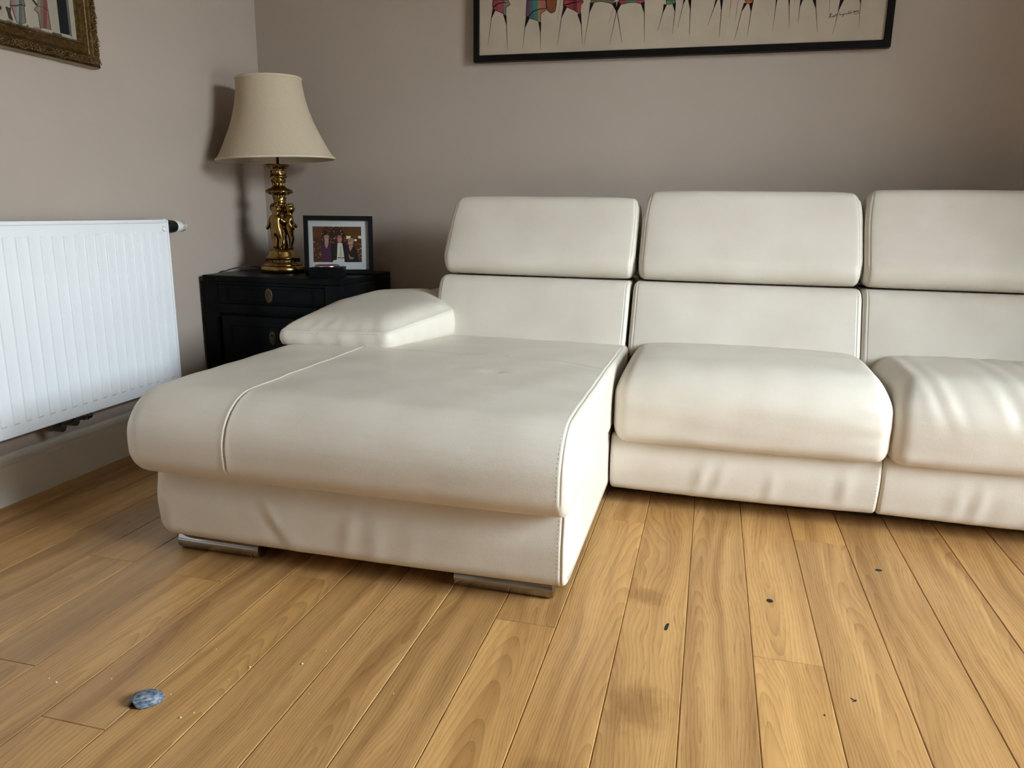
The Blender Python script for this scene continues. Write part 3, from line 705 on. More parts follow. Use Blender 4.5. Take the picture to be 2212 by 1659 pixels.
# ------------------------------------------------------------------ table lamp
LP = np.array([0.230, -0.264, CZ+0.0005])
lamp = thing('table_lamp', 'gilt cherub table lamp with cream bell shade on the black cabinet', 'lamp', tuple(LP))
MB().lathe([(0, 0), (0.080, 0), (0.0855, 0.004), (0.0865, 0.014), (0.085, 0.022), (0.079, 0.0275), (0, 0.0275)], 48).build('base', GOLDS, lamp, auto=60)
MB().lathe([(0, 0.027), (0.0755, 0.027), (0.0765, 0.031), (0.0715, 0.035), (0.0675, 0.040), (0.0655, 0.041), (0.0655, 0.054), (0.0675, 0.055), (0.0675, 0.059), (0.0645, 0.061), (0, 0.061)], 64,
           rad=lambda r, h, a: r*(1+0.012*math.sin(a*32)*(0.029 < h < 0.036))).build('base_moulding', GOLD, lamp)
zz = MB(); nz = 26
for k in range(nz):
    for s_ in (0, 1):
        a0, a1 = 2*math.pi*(k+0.5*s_)/nz, 2*math.pi*(k+0.5*s_+0.5)/nz; h0, h1 = (0.0435, 0.0520) if s_ == 0 else (0.0520, 0.0435)
        zz.tube([(0.0662*math.cos(a0), 0.0662*math.sin(a0), h0), (0.0662*math.cos(a1), 0.0662*math.sin(a1), h1)], 0.0014, 5)
zz.build('zigzag_band', GOLD, lamp)
MB().lathe([(0, 0.060), (0.0625, 0.060), (0.0600, 0.063), (0.0585, 0.068), (0.0545, 0.080), (0.0535, 0.083), (0.050, 0.0855), (0.046, 0.090), (0.042, 0.094), (0, 0.096)], 48).build('drum', GOLDS, lamp, auto=60)
stem = MB().lathe([(0, 0.09), (0.024, 0.09), (0.019, 0.12), (0.017, 0.18), (0.019, 0.235), (0.022, 0.262), (0.0225, 0.270), (0, 0.272)], 24, rad=lambda r, h, a: r*(1+0.10*math.sin(a*6+h*60)*math.sin(h*140)))
for k in range(90):
    h = random.uniform(0.098, 0.262); a = random.uniform(0, 2*math.pi); r = 0.0185+0.004*random.random()
    ax_ = rotz(a)@np.array([[1, 0, 0], [0, math.cos(k), -math.sin(k)], [0, math.sin(k), math.cos(k)]])
    stem.ball((r*math.cos(a), r*math.sin(a), h), (0.0022, 0.0036, 0.0075), ax_, 6, 4)
stem.build('stem', GOLD, lamp)
def flute(r, h, a):
    if 0.286 < h < 0.301: return r*(1+0.035*math.cos(a*14))
    if 0.304 < h < 0.325: return r*(1+0.03*math.cos(a*9)+0.012*math.cos(a*23))
    if 0.330 < h < 0.352: return r*(1+0.05*math.cos(a*8))
    if 0.376 < h < 0.396: return r*(1+0.018*math.cos(a*22))
    if h > 0.400: return r*(1+0.07*max(0, math.cos(a*8))**2)
    return r
MB().lathe([(0, 0.268), (0.0235, 0.268), (0.0245, 0.272), (0.0225, 0.276), (0.0245, 0.280), (0.0245, 0.284), (0.0235, 0.287), (0.0245, 0.294), (0.0270, 0.300), (0.036, 0.303), (0.047, 0.307), (0.0515, 0.312), (0.0505, 0.317), (0.042, 0.322), (0.031, 0.327), (0.024, 0.332), (0.0215, 0.338), (0.0215, 0.346), (0.0245, 0.352), (0.0275, 0.357), (0.0255, 0.361), (0.0315, 0.366), (0.0325, 0.370), (0.0295, 0.373), (0.0285, 0.378), (0.0275, 0.386), (0.0285, 0.395), (0.0320, 0.402), (0.0395, 0.408), (0.0415, 0.412), (0.0400, 0.4155), (0.030, 0.414), (0, 0.411)], 72, rad=flute).build('candlestick', GOLD, lamp)
orn = MB()
def ringof(n_, r, h, size, tilt, ph=0.0):
    for k in range(n_):
        a = 2*math.pi*(k+ph)/n_; ct, st_ = math.cos(tilt), math.sin(tilt)
        orn.ball((r*math.cos(a), r*math.sin(a), h), size, rotz(a)@np.array([[ct, 0, st_], [0, 1, 0], [-st_, 0, ct]]), 7, 5)
ringof(14, 0.0480, 0.3105, (0.0050, 0.0085, 0.0030), 0.25); ringof(14, 0.0400, 0.3205, (0.0065, 0.0060, 0.0022), 0.6, 0.5); ringof(10, 0.0380, 0.3040, (0.0070, 0.0060, 0.0022), -0.4, 0.5)
ringof(9, 0.0225, 0.3400, (0.0026, 0.0055, 0.0095), 0.0); ringof(9, 0.0265, 0.3515, (0.0030, 0.0058, 0.0050), 0.4, 0.5)
ringof(20, 0.0285, 0.3860, (0.0014, 0.0030, 0.0068), 0.0); ringof(26, 0.0322, 0.3685, 0.0019, 0.0)
ringof(8, 0.0345, 0.4045, (0.0034, 0.0105, 0.0085), 0.75); ringof(16, 0.0255, 0.2930, (0.0016, 0.0034, 0.0085), 0.15)
orn.build('leaf_ornament', GOLD, lamp)
MB().lathe([(0, 0.41), (0.0052, 0.41), (0.0052, 0.56), (0, 0.56)], 14).build('rod', GOLDS, lamp)
MB().lathe([(0, 0.50), (0.016, 0.50), (0.016, 0.545), (0.013, 0.55), (0.013, 0.56), (0.028, 0.60), (0.030, 0.62), (0.024, 0.645), (0, 0.652)], 20).build('bulb', PLW, lamp)
# cherubs: one continuous skinned figure each
def cherub(ang, rad_, turn, armL, armR, s=0.176):
    V = [(0, 0, 0.46), (0, 0.005, 0.56), (0, 0.01, 0.68), (0, 0.005, 0.765), (0, 0.01, 0.82), (0, 0.02, 0.90), (0, 0.02, 0.985),
         (-0.075, 0, 0.40), (-0.075, 0.025, 0.235), (-0.065, 0.0, 0.055), (-0.07, 0.06, 0.025),
         (0.075, 0, 0.40), (0.085, 0.045, 0.24), (0.065, 0.0, 0.055), (0.075, 0.06, 0.025),
         (-0.115, 0, 0.715), (0.115, 0, 0.715)]
    R_ = [0.125, 0.118, 0.128, 0.085, 0.075, 0.135, 0.10, 0.085, 0.058, 0.038, 0.03, 0.085, 0.058, 0.038, 0.03, 0.055, 0.055]
    E_ = [(0, 1), (1, 2), (2, 3), (3, 4), (4, 5), (5, 6), (0, 7), (7, 8), (8, 9), (9, 10), (0, 11), (11, 12), (12, 13), (13, 14), (2, 15), (2, 16)]
    for side, arm in ((15, armL), (16, armR)):
        p = side
        for q, r in arm: V.append(q); R_.append(r); E_.append((p, len(V)-1)); p = len(V)-1
    T_ = rotz(turn); Vw = [(np.array(v)*s)@T_.T for v in V]
    c = np.array([rad_*math.cos(ang), rad_*math.sin(ang), 0.088])
    me = bpy.data.meshes.new('cherub'); me.from_pydata([tuple(v+c) for v in Vw], E_, []); me.materials.append(GOLDS)
    o = link(bpy.data.objects.new('cherub', me), lamp)
    md = o.modifiers.new('skin', 'SKIN'); md.use_smooth_shade = True
    for i, sv in enumerate(me.skin_vertices[0].data): sv.radius = (R_[i]*s, R_[i]*s); sv.use_root = (i == 0)
    o.modifiers.new('sub', 'SUBSURF').render_levels = 2; o.modifiers['sub'].levels = 1
    hair = MB(); hc = np.array([0, 0.018, 0.930])*s
    for k in range(70):
        a, b_ = random.uniform(0, 2*math.pi), random.uniform(-0.1, 1.0)
        d = np.array([math.cos(a)*math.cos(b_), math.sin(a)*math.cos(b_), math.sin(b_)])
        if d[1] > 0.55 and d[2] < 0.45: continue
        hair.ball((hc+d*0.098*s)@T_.T+c, (0.0042, 0.0042, 0.0034), None, 6, 4)
    hair.build('hair', GOLD, o)
    fc = MB()
    for q, r in (((0, 0.128, 0.90), 0.015), ((-0.035, 0.116, 0.925), 0.010), ((0.035, 0.116, 0.925), 0.010), ((0, 0.112, 0.862), 0.016), ((-0.105, 0.02, 0.90), 0.02), ((0.105, 0.02, 0.90), 0.02)): fc.ball((np.array(q)*s)@T_.T+c, r*s*1.3, None, 6, 5)
    fc.build('face', GOLDS, o)
vd = math.atan2(CAM[1]-LP[1], CAM[0]-LP[0])            # direction to the viewer's side of the room
cherub(vd-0.55, 0.030, vd-0.55+math.pi/2-0.35, [((-0.155, 0.03, 0.60), 0.052), ((-0.14, 0.10, 0.50), 0.044), ((-0.12, 0.16, 0.47), 0.03)], [((0.19, 0.05, 0.60), 0.052), ((0.17, 0.14, 0.68), 0.044), ((0.12, 0.17, 0.72), 0.03)])
cherub(vd+1.25, 0.034, vd+1.25-math.pi/2+0.3, [((-0.19, 0.05, 0.60), 0.052), ((-0.17, 0.13, 0.52), 0.044), ((-0.12, 0.16, 0.50), 0.03)], [((0.165, -0.02, 0.60), 0.052), ((0.165, 0.05, 0.49), 0.044), ((0.15, 0.11, 0.46), 0.03)])
cherub(vd-2.6, 0.034, vd-2.6-math.pi/2, [((-0.165, 0.0, 0.60), 0.052), ((-0.18, 0.06, 0.49), 0.044), ((-0.19, 0.12, 0.45), 0.03)], [((0.165, 0.0, 0.60), 0.052), ((0.17, 0.06, 0.5), 0.044), ((0.17, 0.12, 0.46), 0.03)])
lv = MB()
for k in range(15):                                       # palm spray between the heads
    a = vd+0.35+random.uniform(-0.9, 0.9); t_ = random.uniform(-0.5, 0.5)
    p0 = np.array([0.018*math.cos(a), 0.018*math.sin(a), 0.225]); p1 = np.array([0.038*math.cos(a+t_*0.8), 0.038*math.sin(a+t_*0.8), 0.25+0.012*random.random()])
    p2 = p1+np.array([0.006*math.cos(a+t_), 0.006*math.sin(a+t_), -0.004+0.02*random.random()])
    lv.tube(smoothpts([p0, p1, p2], 6), [0.0018, 0.003, 0.0034, 0.003, 0.002, 0.0006], 6)
lv.build('palm_spray', GOLD, lamp)
# bell shade, slightly tilted
sp_ = [(0.223, 0.0), (0.2035, 0.034), (0.1905, 0.06), (0.177, 0.09), (0.162, 0.125), (0.151, 0.157), (0.1405, 0.195), (0.132, 0.235), (0.127, 0.275), (0.1245, 0.312)]
sp_ = [(r if h < 0.12 else r-0.004*(h-0.12)/0.19, h*0.945) for r, h in sp_]
S = smoothpts([(r, 0, h) for r, h in sp_], 34); prof = [(p[0], p[2]) for p in S]; prof2 = [(r-0.0022, h) for r, h in prof][::-1]
seg = 72; full = prof+prof2; n = len(full); V = []; 
for i in range(seg):
    a = 2*math.pi*i/seg; V += [(r*math.cos(a), r*math.sin(a), h) for r, h in full]
Fc = [(i*n+k, ((i+1) % seg)*n+k, ((i+1) % seg)*n+(k+1) % n, i*n+(k+1) % n) for i in range(seg) for k in range(n)]
sh = mesh('shade', V, Fc, SHADE, lamp)
ax_tilt = Vector((CAM[0]-LP[0], CAM[1]-LP[1], 0)).normalized()
sh.location = Vector((-0.008*ax_tilt.y*-1, 0, 0.432)); sh.location = (-0.004, -0.002, 0.432)
sh.rotation_mode = 'AXIS_ANGLE'; sh.rotation_axis_angle = (math.radians(2.4), ax_tilt.x, ax_tilt.y, 0)
def torus(R_, r, h, seg=64):
    mb = MB(); a = np.linspace(0, 2*math.pi, seg+1)[:-1]; V = []; m_ = 8
    for t_ in a: V += [((R_+r*math.cos(q))*math.cos(t_), (R_+r*math.cos(q))*math.sin(t_), h+1.6*r*math.sin(q)) for q in np.linspace(0, 2*math.pi, m_+1)[:-1]]
    return mb.add(V, [(i*m_+k, ((i+1) % seg)*m_+k, ((i+1) % seg)*m_+(k+1) % m_, i*m_+(k+1) % m_) for i in range(seg) for k in range(m_)])
torus(0.2225, 0.0030, 0.002).build('trim', SHADETRIM, sh); torus(0.1200, 0.0030, 0.294).build('trim', SHADETRIM, sh)
spd = MB().lathe([(0, 0.278), (0.012, 0.278), (0.012, 0.283), (0, 0.283)], 12)
for k in range(3): spd.tube([(0, 0, 0.281), (0.119*math.cos(k*2.094), 0.119*math.sin(k*2.094), 0.293)], 0.0015, 6)
spd.build('shade_ring', GOLDS, sh)
MB().tube([(0, 0, 0.56), (0.055, 0, 0.60), (0.062, 0, 0.65), (0.05, 0, 0.70), (-0.012, 0, 0.712)], 0.0015, 6).build('harp', GOLDS, lamp)
cp_ = smoothpts([(-0.08, 0.02, 0.006), (-0.105, 0.02, 0.012), (-0.135, 0.0, 0.018), (-0.165, -0.03, 0.017), (-0.185, -0.07, 0.012), (-0.200, -0.10, 0.004), (-0.212, -0.108, 0.002), (-0.222, -0.11, -0.012)], 30)
MB().tube(cp_, 0.0024, 8).build('cord', PLB, lamp)

# ------------------------------------------------------------------ mitred frames
def frame_rails(w, h, prof, mat, parent, name='frame_rail', groove=None):
    """rails of a w x h frame centred on local x/z, front towards -y; prof: (distance in from the edge, height)"""
    out = []
    cs = [(-w/2, -h/2, 1, 1), (w/2, -h/2, -1, 1), (w/2, h/2, -1, -1), (-w/2, h/2, 1, -1)]
    for k in range(4):
        a, b_ = cs[k], cs[(k+1) % 4]; n = len(prof)
        V = [(c[0]+c[2]*p, -q, c[1]+c[3]*p) for c in (a, b_) for p, q in prof]
        Fc = [(i, i+1, n+i+1, n+i) for i in range(n-1)]+[(n-1, 0, n, 2*n-1)]
        Fc += [list(range(n)), list(range(n, 2*n))[::-1]]
        o = mesh(name, V, Fc, mat, parent); sharp(o, 25); out.append(o)
    return out
class Print:
    """flat painted shapes, layered a hair apart, as one mesh with a colour per shape"""
    def __init__(s, place): s.place, s.v, s.f, s.m, s.mats = place, [], [], [], []
    def poly(s, pts, col, layer):
        m = paint(*col)
        if m not in s.mats: s.mats.append(m)
        n = len(s.v); s.v += [s.place(p[0], p[1], layer*0.00012) for p in pts]; s.f.append(list(range(n, n+len(pts)))); s.m.append(s.mats.index(m))
    def stroke(s, pts, w, col, layer):
        """ribbon; w = width or list of widths, in the shape's own units"""
        P = np.array(pts, float); T_ = np.gradient(P, axis=0); T_ /= np.maximum(1e-9, np.linalg.norm(T_, axis=1))[:, None]
        q = np.stack([-T_[:, 1], T_[:, 0]], 1); w = np.array(w if hasattr(w, '__len__') else [w]*len(P))[:, None]/2
        A, B = P+q*w, P-q*w
        for i in range(len(P)-1): s.poly([A[i], A[i+1], B[i+1], B[i]], col, layer)
    def ellipse(s, cx, cy, rx, ry, col, layer, n=20, rot=0.0):
        s.poly([(cx+rx*math.cos(t_)*math.cos(rot)-ry*math.sin(t_)*math.sin(rot), cy+rx*math.cos(t_)*math.sin(rot)+ry*math.sin(t_)*math.cos(rot)) for t_ in np.linspace(0, 2*math.pi, n+1)[:-1]], col, layer)
    def stripes(s, poly, cols, layer):
        """vertical colour bands clipped to a polygon; cols: (x0, x1, rgb)"""
        for a, b_, c in cols:
            P = poly
            for lim, keep in ((a, lambda x, l: x >= l), (b_, lambda x, l: x <= l)):
                Q = []
                for i in range(len(P)):
                    p, q = P[i], P[(i+1) % len(P)]
                    if keep(p[0], lim): Q.append(p)
                    if keep(p[0], lim) != keep(q[0], lim):
                        t_ = (lim-p[0])/(q[0]-p[0]); Q.append((lim, p[1]+t_*(q[1]-p[1])))
                P = Q
                if len(P) < 3: break
            if len(P) >= 3: s.poly(P, c, layer)
    def build(s, name, parent, inv):
        o = mesh(name, s.v, s.f, None, parent, smooth=False, mats=s.mats, midx=s.m); o.matrix_parent_inverse = inv; return o

# ------------------------------------------------------------------ long painting on the back wall
px0, px1, pz0, pz1 = 0.953, 2.421, 1.3835, 1.99
cx, cz = (px0+px1)/2, (pz0+pz1)/2
pa = thing('framed_painting', 'long painting of thin legged robed figures in a plain black frame above the sofa', 'painting', (cx, 0, cz))
frame_rails(px1-px0, pz1-pz0, [(0, 0), (0, 0.029), (0.0012, 0.0305), (0.022, 0.0305), (0.0235, 0.029), (0.0235, 0.0)], FRAMEB, pa)
inv = Matrix.Translation(-Vector(pa.location))
cv_ = MB().box(px0+0.02, px1-0.02, -0.024, 0.0, pz0+0.02, pz1-0.02).build('canvas', CANVAS, pa, smooth=False); cv_.matrix_parent_inverse = inv
def on_back(X, Y, lift):
    p = hit(X, Y, 'y', -0.0242-lift); return (p[0], -0.0242-lift, p[2])
pr = Print(on_back)
A = lambda x, y: (1000+x/4.424, y/4.424)
Bq = lambda x, y: (1480+x/4.424, y/4.424)
K = (22, 14, 14); LN = (58, 38, 28)
legs = [(A, (285, 82), (312, 98), (272, 172), (238, 440)), (A, (385, 138), (415, 150), (417, 240), (427, 485)), (A, (605, 152), (637, 175), (592, 265), (570, 470)), (A, (720, 203), (748, 215), (741, 310), (743, 485)),
        (A, (962, 55), (995, 68), (942, 168), (900, 450)), (A, (1095, 138), (1128, 115), (1132, 235), (1140, 420)), (A, (1216, 25), (1255, 22), (1208, 120), (1160, 420)), (A, (1425, 40), (1462, 12), (1476, 125), (1520, 400)),
        (A, (1478, 8), (1512, 42), (1465, 125), (1400, 430)), (A, (1700, 35), (1736, 8), (1733, 122), (1733, 405)), (A, (1920, 38), (1950, 45), (1910, 122), (1860, 300)), (A, (2003, 42), (2036, 22), (2027, 112), (2000, 320)),
        (A, (2108, -12), (2132, -12), (2105, 42), (2050, 270)), (A, (2152, -14), (2180, -14), (2173, 82), (2165, 320)), (Bq, (28, -12), (60, -12), (50, 88), (40, 330)), (Bq, (293, -10), (314, -10), (275, 78), (213, 245)),
        (Bq, (333, -10), (364, -10), (347, 98), (325, 360)), (Bq, (563, 26), (594, 34), (540, 108), (468, 395)), (Bq, (612, 35), (657, -4), (630, 112), (592, 355)), (Bq, (868, -14), (884, -14), (866, 62), (835, 300)),
        (Bq, (985, -14), (1003, -14), (995, 62), (992, 270)), (Bq, (1103, -14), (1132, -14), (1097, 62), (1078, 220)), (Bq, (1212, -14), (1252, -14), (1250, 78), (1264, 310)), (Bq, (1483, -14), (1524, -14), (1465, 102), (1408, 335)), (Bq, (1663, -14), (1684, -14), (1677, 32), (1658, 270))]
for g, a, b_, c, d in legs:
    pr.poly([g(*a), g(*b_), g(c[0]+3, c[1]), g(c[0]-3, c[1])], K, 3)
    pr.stroke([g(*c), g((c[0]+d[0])/2, (c[1]+d[1])/2), g(*d)], [1.3, 0.9, 0.35], LN, 2)
for g, a, b_ in ((A, (937, -10), (900, 200)), (A, (1440, 80), (1395, 225)), (Bq, (440, -10), (420, 180)), (Bq, (510, -10), (475, 210)), (Bq, (1385, -10), (1375, 130)), (Bq, (1047, -10), (1045, 40))):
    pr.stroke([g(*a), g(*b_)], [0.8, 0.3], (92, 72, 58), 1)
robes = [(A, [(288, 0), (432, 0), (452, 45), (412, 72), (410, 145), (355, 115), (300, 95), (284, 62)], [(280, 335, (128, 58, 62)), (335, 372, (146, 62, 66)), (372, 392, (104, 82, 82)), (392, 460, (120, 104, 90))]),
         (A, [(612, 0), (790, 0), (800, 92), (745, 130), (742, 215), (690, 188), (635, 172), (604, 150)], [(600, 640, (98, 62, 86)), (640, 672, (62, 92, 98)), (672, 715, (66, 108, 98)), (715, 742, (136, 112, 78)), (742, 805, (150, 92, 78))]),
         (A, [(965, 0), (1145, 0), (1152, 20), (1128, 45), (1120, 140), (1060, 95), (990, 66), (958, 52)], [(950, 1010, (142, 62, 62)), (1010, 1050, (128, 48, 50)), (1050, 1090, (98, 40, 42)), (1090, 1160, (142, 62, 62))]),
         (A, [(1228, 0), (1455, 0), (1428, 40), (1380, 22), (1310, 12), (1255, 24), (1220, 30)], [(1215, 1280, (112, 104, 70)), (1280, 1360, (128, 106, 86)), (1360, 1410, (112, 100, 66)), (1410, 1460, (96, 84, 92))]),
         (A, [(1490, 0), (1735, 0), (1702, 36), (1640, 20), (1570, 28), (1508, 45)], [(1480, 1560, (132, 62, 62)), (1560, 1600, (72, 104, 88)), (1600, 1660, (84, 116, 84)), (1660, 1740, (140, 68, 78))]),
         (A, [(1942, 0), (2035, 0), (2031, 32), (1945, 44)], [(1930, 1975, (92, 112, 76)), (1975, 2040, (74, 104, 84))]),
         (Bq, [(572, 0), (650, 0), (640, 26), (612, 36), (584, 26)], [(560, 660, (168, 92, 58))])]
for g, P, cols in robes:
    top = [p for p in P if p[1] == 0]; xl, xr = min(p[0] for p in top), max(p[0] for p in top); w = xr-xl
    up = [(xr, 0), (xr-0.05*w, -520), (xr-0.22*w, -900), (xr-0.38*w, -1000), (xl+0.38*w, -1000), (xl+0.22*w, -900), (xl+0.06*w, -520), (xl, 0)]
    for q, lay in ((P, 4), (up, 4)):
        sub = Print(lambda X, Y, l, g=g: on_back(*g(X, Y), l)); sub.v, sub.f, sub.m, sub.mats = pr.v, pr.f, pr.m, pr.mats
        sub.stripes(q, cols, lay); sub.stroke(q+[q[0]], 5.5, K, 6)
    sub.ellipse((xl+xr)/2, -1080, 52, 85, (60, 36, 28), 5)
subA = Print(lambda X, Y, l: on_back(*A(X, Y), l)); subA.v, subA.f, subA.m, subA.mats = pr.v, pr.f, pr.m, pr.mats
subA.poly([(288, 62), (330, 32), (385, 18), (412, 22), (412, 30), (385, 26), (333, 42), (292, 74)], K, 7)
subA.poly([(620, 158), (668, 105), (735, 82), (800, 78), (800, 84), (738, 90), (672, 114), (626, 164)], K, 7)
subA.poly([(965, 45), (1040, 24), (1120, 12), (1150, 16), (1120, 20), (1042, 34), (968, 54)], K, 7)
sh_ = [(785, -300), (905, -300), (893, 40), (880, 108), (848, 126), (818, 108), (797, 50)]
subA.poly(sh_, (118, 66, 36), 8); subA.stroke(sh_+[sh_[0]], 6, K, 9)
# signature: strokes traced from the photo
Sg = lambda x, y: (1760+x/11.06, y/11.06)
sg = [[(332, 435), (352, 395), (378, 322)], [(355, 340), (385, 318), (405, 330), (390, 360), (368, 378), (395, 412), (418, 410)], [(420, 405), (428, 385), (440, 390), (434, 408), (422, 405)],
      [(448, 362), (450, 405), (466, 398), (464, 380)], [(480, 345), (476, 398), (492, 396)], [(508, 338), (506, 392), (528, 380)], [(490, 362), (545, 330)],
      [(598, 305), (590, 370), (622, 358), (628, 338), (634, 358), (650, 350)], [(672, 335), (655, 345), (668, 356), (680, 336), (676, 390), (660, 415)], [(680, 352), (702, 330), (708, 348), (722, 322), (730, 342)],
      [(742, 328), (738, 345), (752, 330), (766, 340)], [(782, 322), (772, 338), (790, 334), (828, 262), (836, 252)], [(806, 300), (800, 332), (822, 326)], [(835, 306), (832, 326), (852, 318), (850, 302)], [(868, 290), (858, 312), (876, 310), (888, 282), (870, 290)],
      [(930, 262), (934, 305)], [(950, 262), (945, 300), (965, 290), (958, 262)], [(985, 250), (972, 275), (992, 292), (1002, 262), (985, 250)], [(1012, 258), (1030, 262), (1016, 280), (1034, 292)], [(925, 332), (960, 338), (1030, 322)], [(1042, 245), (1040, 320)]]
for st in sg: pr.stroke([Sg(*p) for p in st], 0.85, (18, 14, 16), 10)
pr.build('painted_figures', cv_, Matrix())['kind'] = 'stuff'

# ------------------------------------------------------------------ gilt-framed painting on the left wall
gy1, gz0 = -0.9005, 1.238; gy0, gz1 = -1.72, 1.86
gp = thing('gilt_framed_painting', 'painting of striped robed figures in an ornate gilt frame above the radiator', 'painting', (0, (gy0+gy1)/2, (gz0+gz1)/2))
gp.rotation_euler = (0, 0, math.radians(90))       # local -y faces into the room (+x), local x runs along +y
GW, GH = gy1-gy0, gz1-gz0
gprof = [(0, 0), (0, 0.014), (0.003, 0.027), (0.009, 0.0325), (0.020, 0.033), (0.031, 0.029), (0.036, 0.0225), (0.0385, 0.0215), (0.0400, 0.0235), (0.0425, 0.0235), (0.0440, 0.0215), (0.0490, 0.0210), (0.0505, 0.0225), (0.0530, 0.0225), (0.0545, 0.0205), (0.0600, 0.0200), (0.0615, 0.0225), (0.0655, 0.0225), (0.0675, 0.0180), (0.0705, 0.0150), (0.0705, 0)]
rails = frame_rails(GW, GH, gprof, FRGOLD, gp)
for k, (ln, horiz, sgn) in enumerate(((GW, True, -1), (GH, False, 1), (GW, True, 1), (GH, False, -1))):
    orn, bd = MB(), MB()
    def P(s_, d, h):           # along the rail, in from the edge, height
        if horiz: return np.array([s_, -h, sgn*(GH/2-d)])
        return np.array([sgn*(GW/2-d), -h, s_])
    def leaf(s_, d, ang, l, w, h=0.0335, bend=0.0):
        pts = []
        for t_ in np.linspace(-1, 1, 7):
            a = ang+bend*t_; pts.append(P(s_+math.cos(ang)*l*t_-math.sin(ang)*bend*l*t_*t_*0.6, d+math.sin(ang)*l*t_+math.cos(ang)*bend*l*t_*t_*0.6, h+0.0015*(1-t_*t_)))
        orn.tube(pts, [w*v for v in (0.25, 0.7, 1, 1.05, 0.9, 0.55, 0.15)], 6)
    rep = 0.066; cnt = int((ln-0.02)/rep); off = -cnt*rep/2
    for q in range(cnt):
        s0 = off+q*rep
        for j, (ds_, d, a, l, w, b_) in enumerate([(0.004, 0.010, 0.9, 0.009, 0.0016, 0.5), (0.009, 0.012, 0.8, 0.010, 0.0016, 0.5), (0.014, 0.013, 0.7, 0.010, 0.0015, 0.5), (0.002, 0.022, -0.5, 0.008, 0.0012, -0.8), (0.011, 0.025, -0.4, 0.008, 0.0011, -0.7),
                                                   (0.020, 0.018, 1.2, 0.007, 0.0012, 0.9), (0.050, 0.010, -0.7, 0.009, 0.0015, -0.5), (0.055, 0.012, -0.8, 0.010, 0.0015, -0.5), (0.061, 0.014, -0.8, 0.009, 0.0014, -0.5), (0.058, 0.025, 0.4, 0.008, 0.0011, 0.8), (0.047, 0.022, 0.9, 0.007, 0.0012, -0.9)]):
            leaf(s0+ds_, d, a, l, w, bend=b_)
        for t_ in range(6):
            a = t_*math.pi/3; leaf(s0+0.033+0.0058*math.cos(a), 0.017+0.0058*math.sin(a), a, 0.0042, 0.0017, h=0.0338)
        orn.ball(P(s0+0.033, 0.017, 0.0350), 0.0022)
        for (ds_, d) in ((0.024, 0.011), (0.026, 0.025), (0.0415, 0.011), (0.0415, 0.025), (0.066, 0.019)): orn.ball(P(s0+ds_, d, 0.0335), 0.0026)
    orn.build('ornament', FRGOLD, rails[k])
    step = 0.0052; L2 = ln/2-0.0590
    for s_ in np.arange(-L2, L2, step): bd.ball(P(s_, 0.0578, 0.0212), 0.0019, None, 6, 4)
    bd.build('bead_row', FRGOLD, rails[k])
ginv = gp.matrix_basis.inverted()
gc = MB().box(0.0, 0.0135, gy0+0.06, gy1-0.06, gz0+0.06, gz1-0.06).build('canvas', CANVAS2, gp, smooth=False); gc.matrix_parent_inverse = ginv
G = lambda x, y: (x/7.373, y/7.373)
def on_left(X, Y, lift):
    p = hit(X/7.373, Y/7.373, 'x', 0.0137+lift); return (0.0137+lift, p[1], p[2])
pg = Print(on_left); pgA = Print(on_left); pgB = Print(on_left)
pg.poly([(895, -900), (1050, -900), (1050, 0), (1112, 562), (960, 525), (900, 0)], (22, 24, 26), 2)
pg.poly([(1050, -900), (1078, -900), (1084, 0), (1150, 600), (1112, 562), (1050, 0)], (84, 84, 82), 1)
ra = [(172, -600), (330, -600), (375, 0), (405, 98), (384, 112), (415, 365), (340, 392), (262, 345), (190, 112), (160, 85), (165, 0)]
pgA.stripes(ra, [(150, 205, (118, 100, 104)), (205, 262, (136, 108, 104)), (262, 300, (124, 126, 120)), (300, 345, (72, 92, 88)), (345, 420, (112, 98, 92))], 2); pgA.stroke(ra+[ra[0]], 9, (44, 36, 32), 4)
pgA.stroke([(165, 88), (260, 92), (330, 72), (402, 98)], [16, 20, 18, 10], (40, 44, 44), 5)
rb = [(620, -600), (700, -600), (740, 0), (768, 180), (815, 482), (725, 450), (640, 440), (615, 230), (596, 195), (545, 150), (598, 92), (605, 0)]
pgB.stripes(rb, [(530, 640, (124, 112, 96)), (640, 690, (104, 92, 80)), (690, 745, (112, 62, 54)), (745, 830, (124, 92, 82))], 2); pgB.stroke(rb+[rb[0]], 8, (60, 44, 36), 4)
pgB.poly([(500, -10), (532, -10), (598, 72), (582, 92)], (40, 32, 26), 5)
pgA.poly([(85, 118), (110, 100), (135, 125), (178, 108), (172, 200), (210, 322), (182, 320), (140, 290), (120, 200)], (62, 52, 46), 5)
pgB.stroke([(545, 150), (600, 98), (690, 112), (762, 170)], 8, (60, 44, 36), 6)
for q, c in (([(832, 508), (985, 545), (990, 612), (836, 575)], (74, 72, 64)), ([(425, 395), (455, 398), (445, 462), (420, 455)], (74, 72, 66)), ([(105, 310), (205, 330), (205, 372), (105, 348)], (112, 104, 92)), ([(528, 425), (665, 445), (655, 500), (530, 480)], (122, 106, 96)), ([(285, 385), (420, 395), (420, 440), (290, 410)], (150, 142, 126)), ([(660, 455), (832, 490), (836, 575), (665, 520)], (156, 148, 132))): pg.poly(q, c, 3 if q[0][0] in (425,) else 1)
pg.ellipse(2, 128, 18, 34, (40, 36, 32), 3); pg.stroke([(22, 100), (40, 260)], 4, (120, 110, 98), 2)
pg.build('painted_background', gc, Matrix()); pgA.build('painted_figure', gc, Matrix()); pgB.build('painted_figure', gc, Matrix())

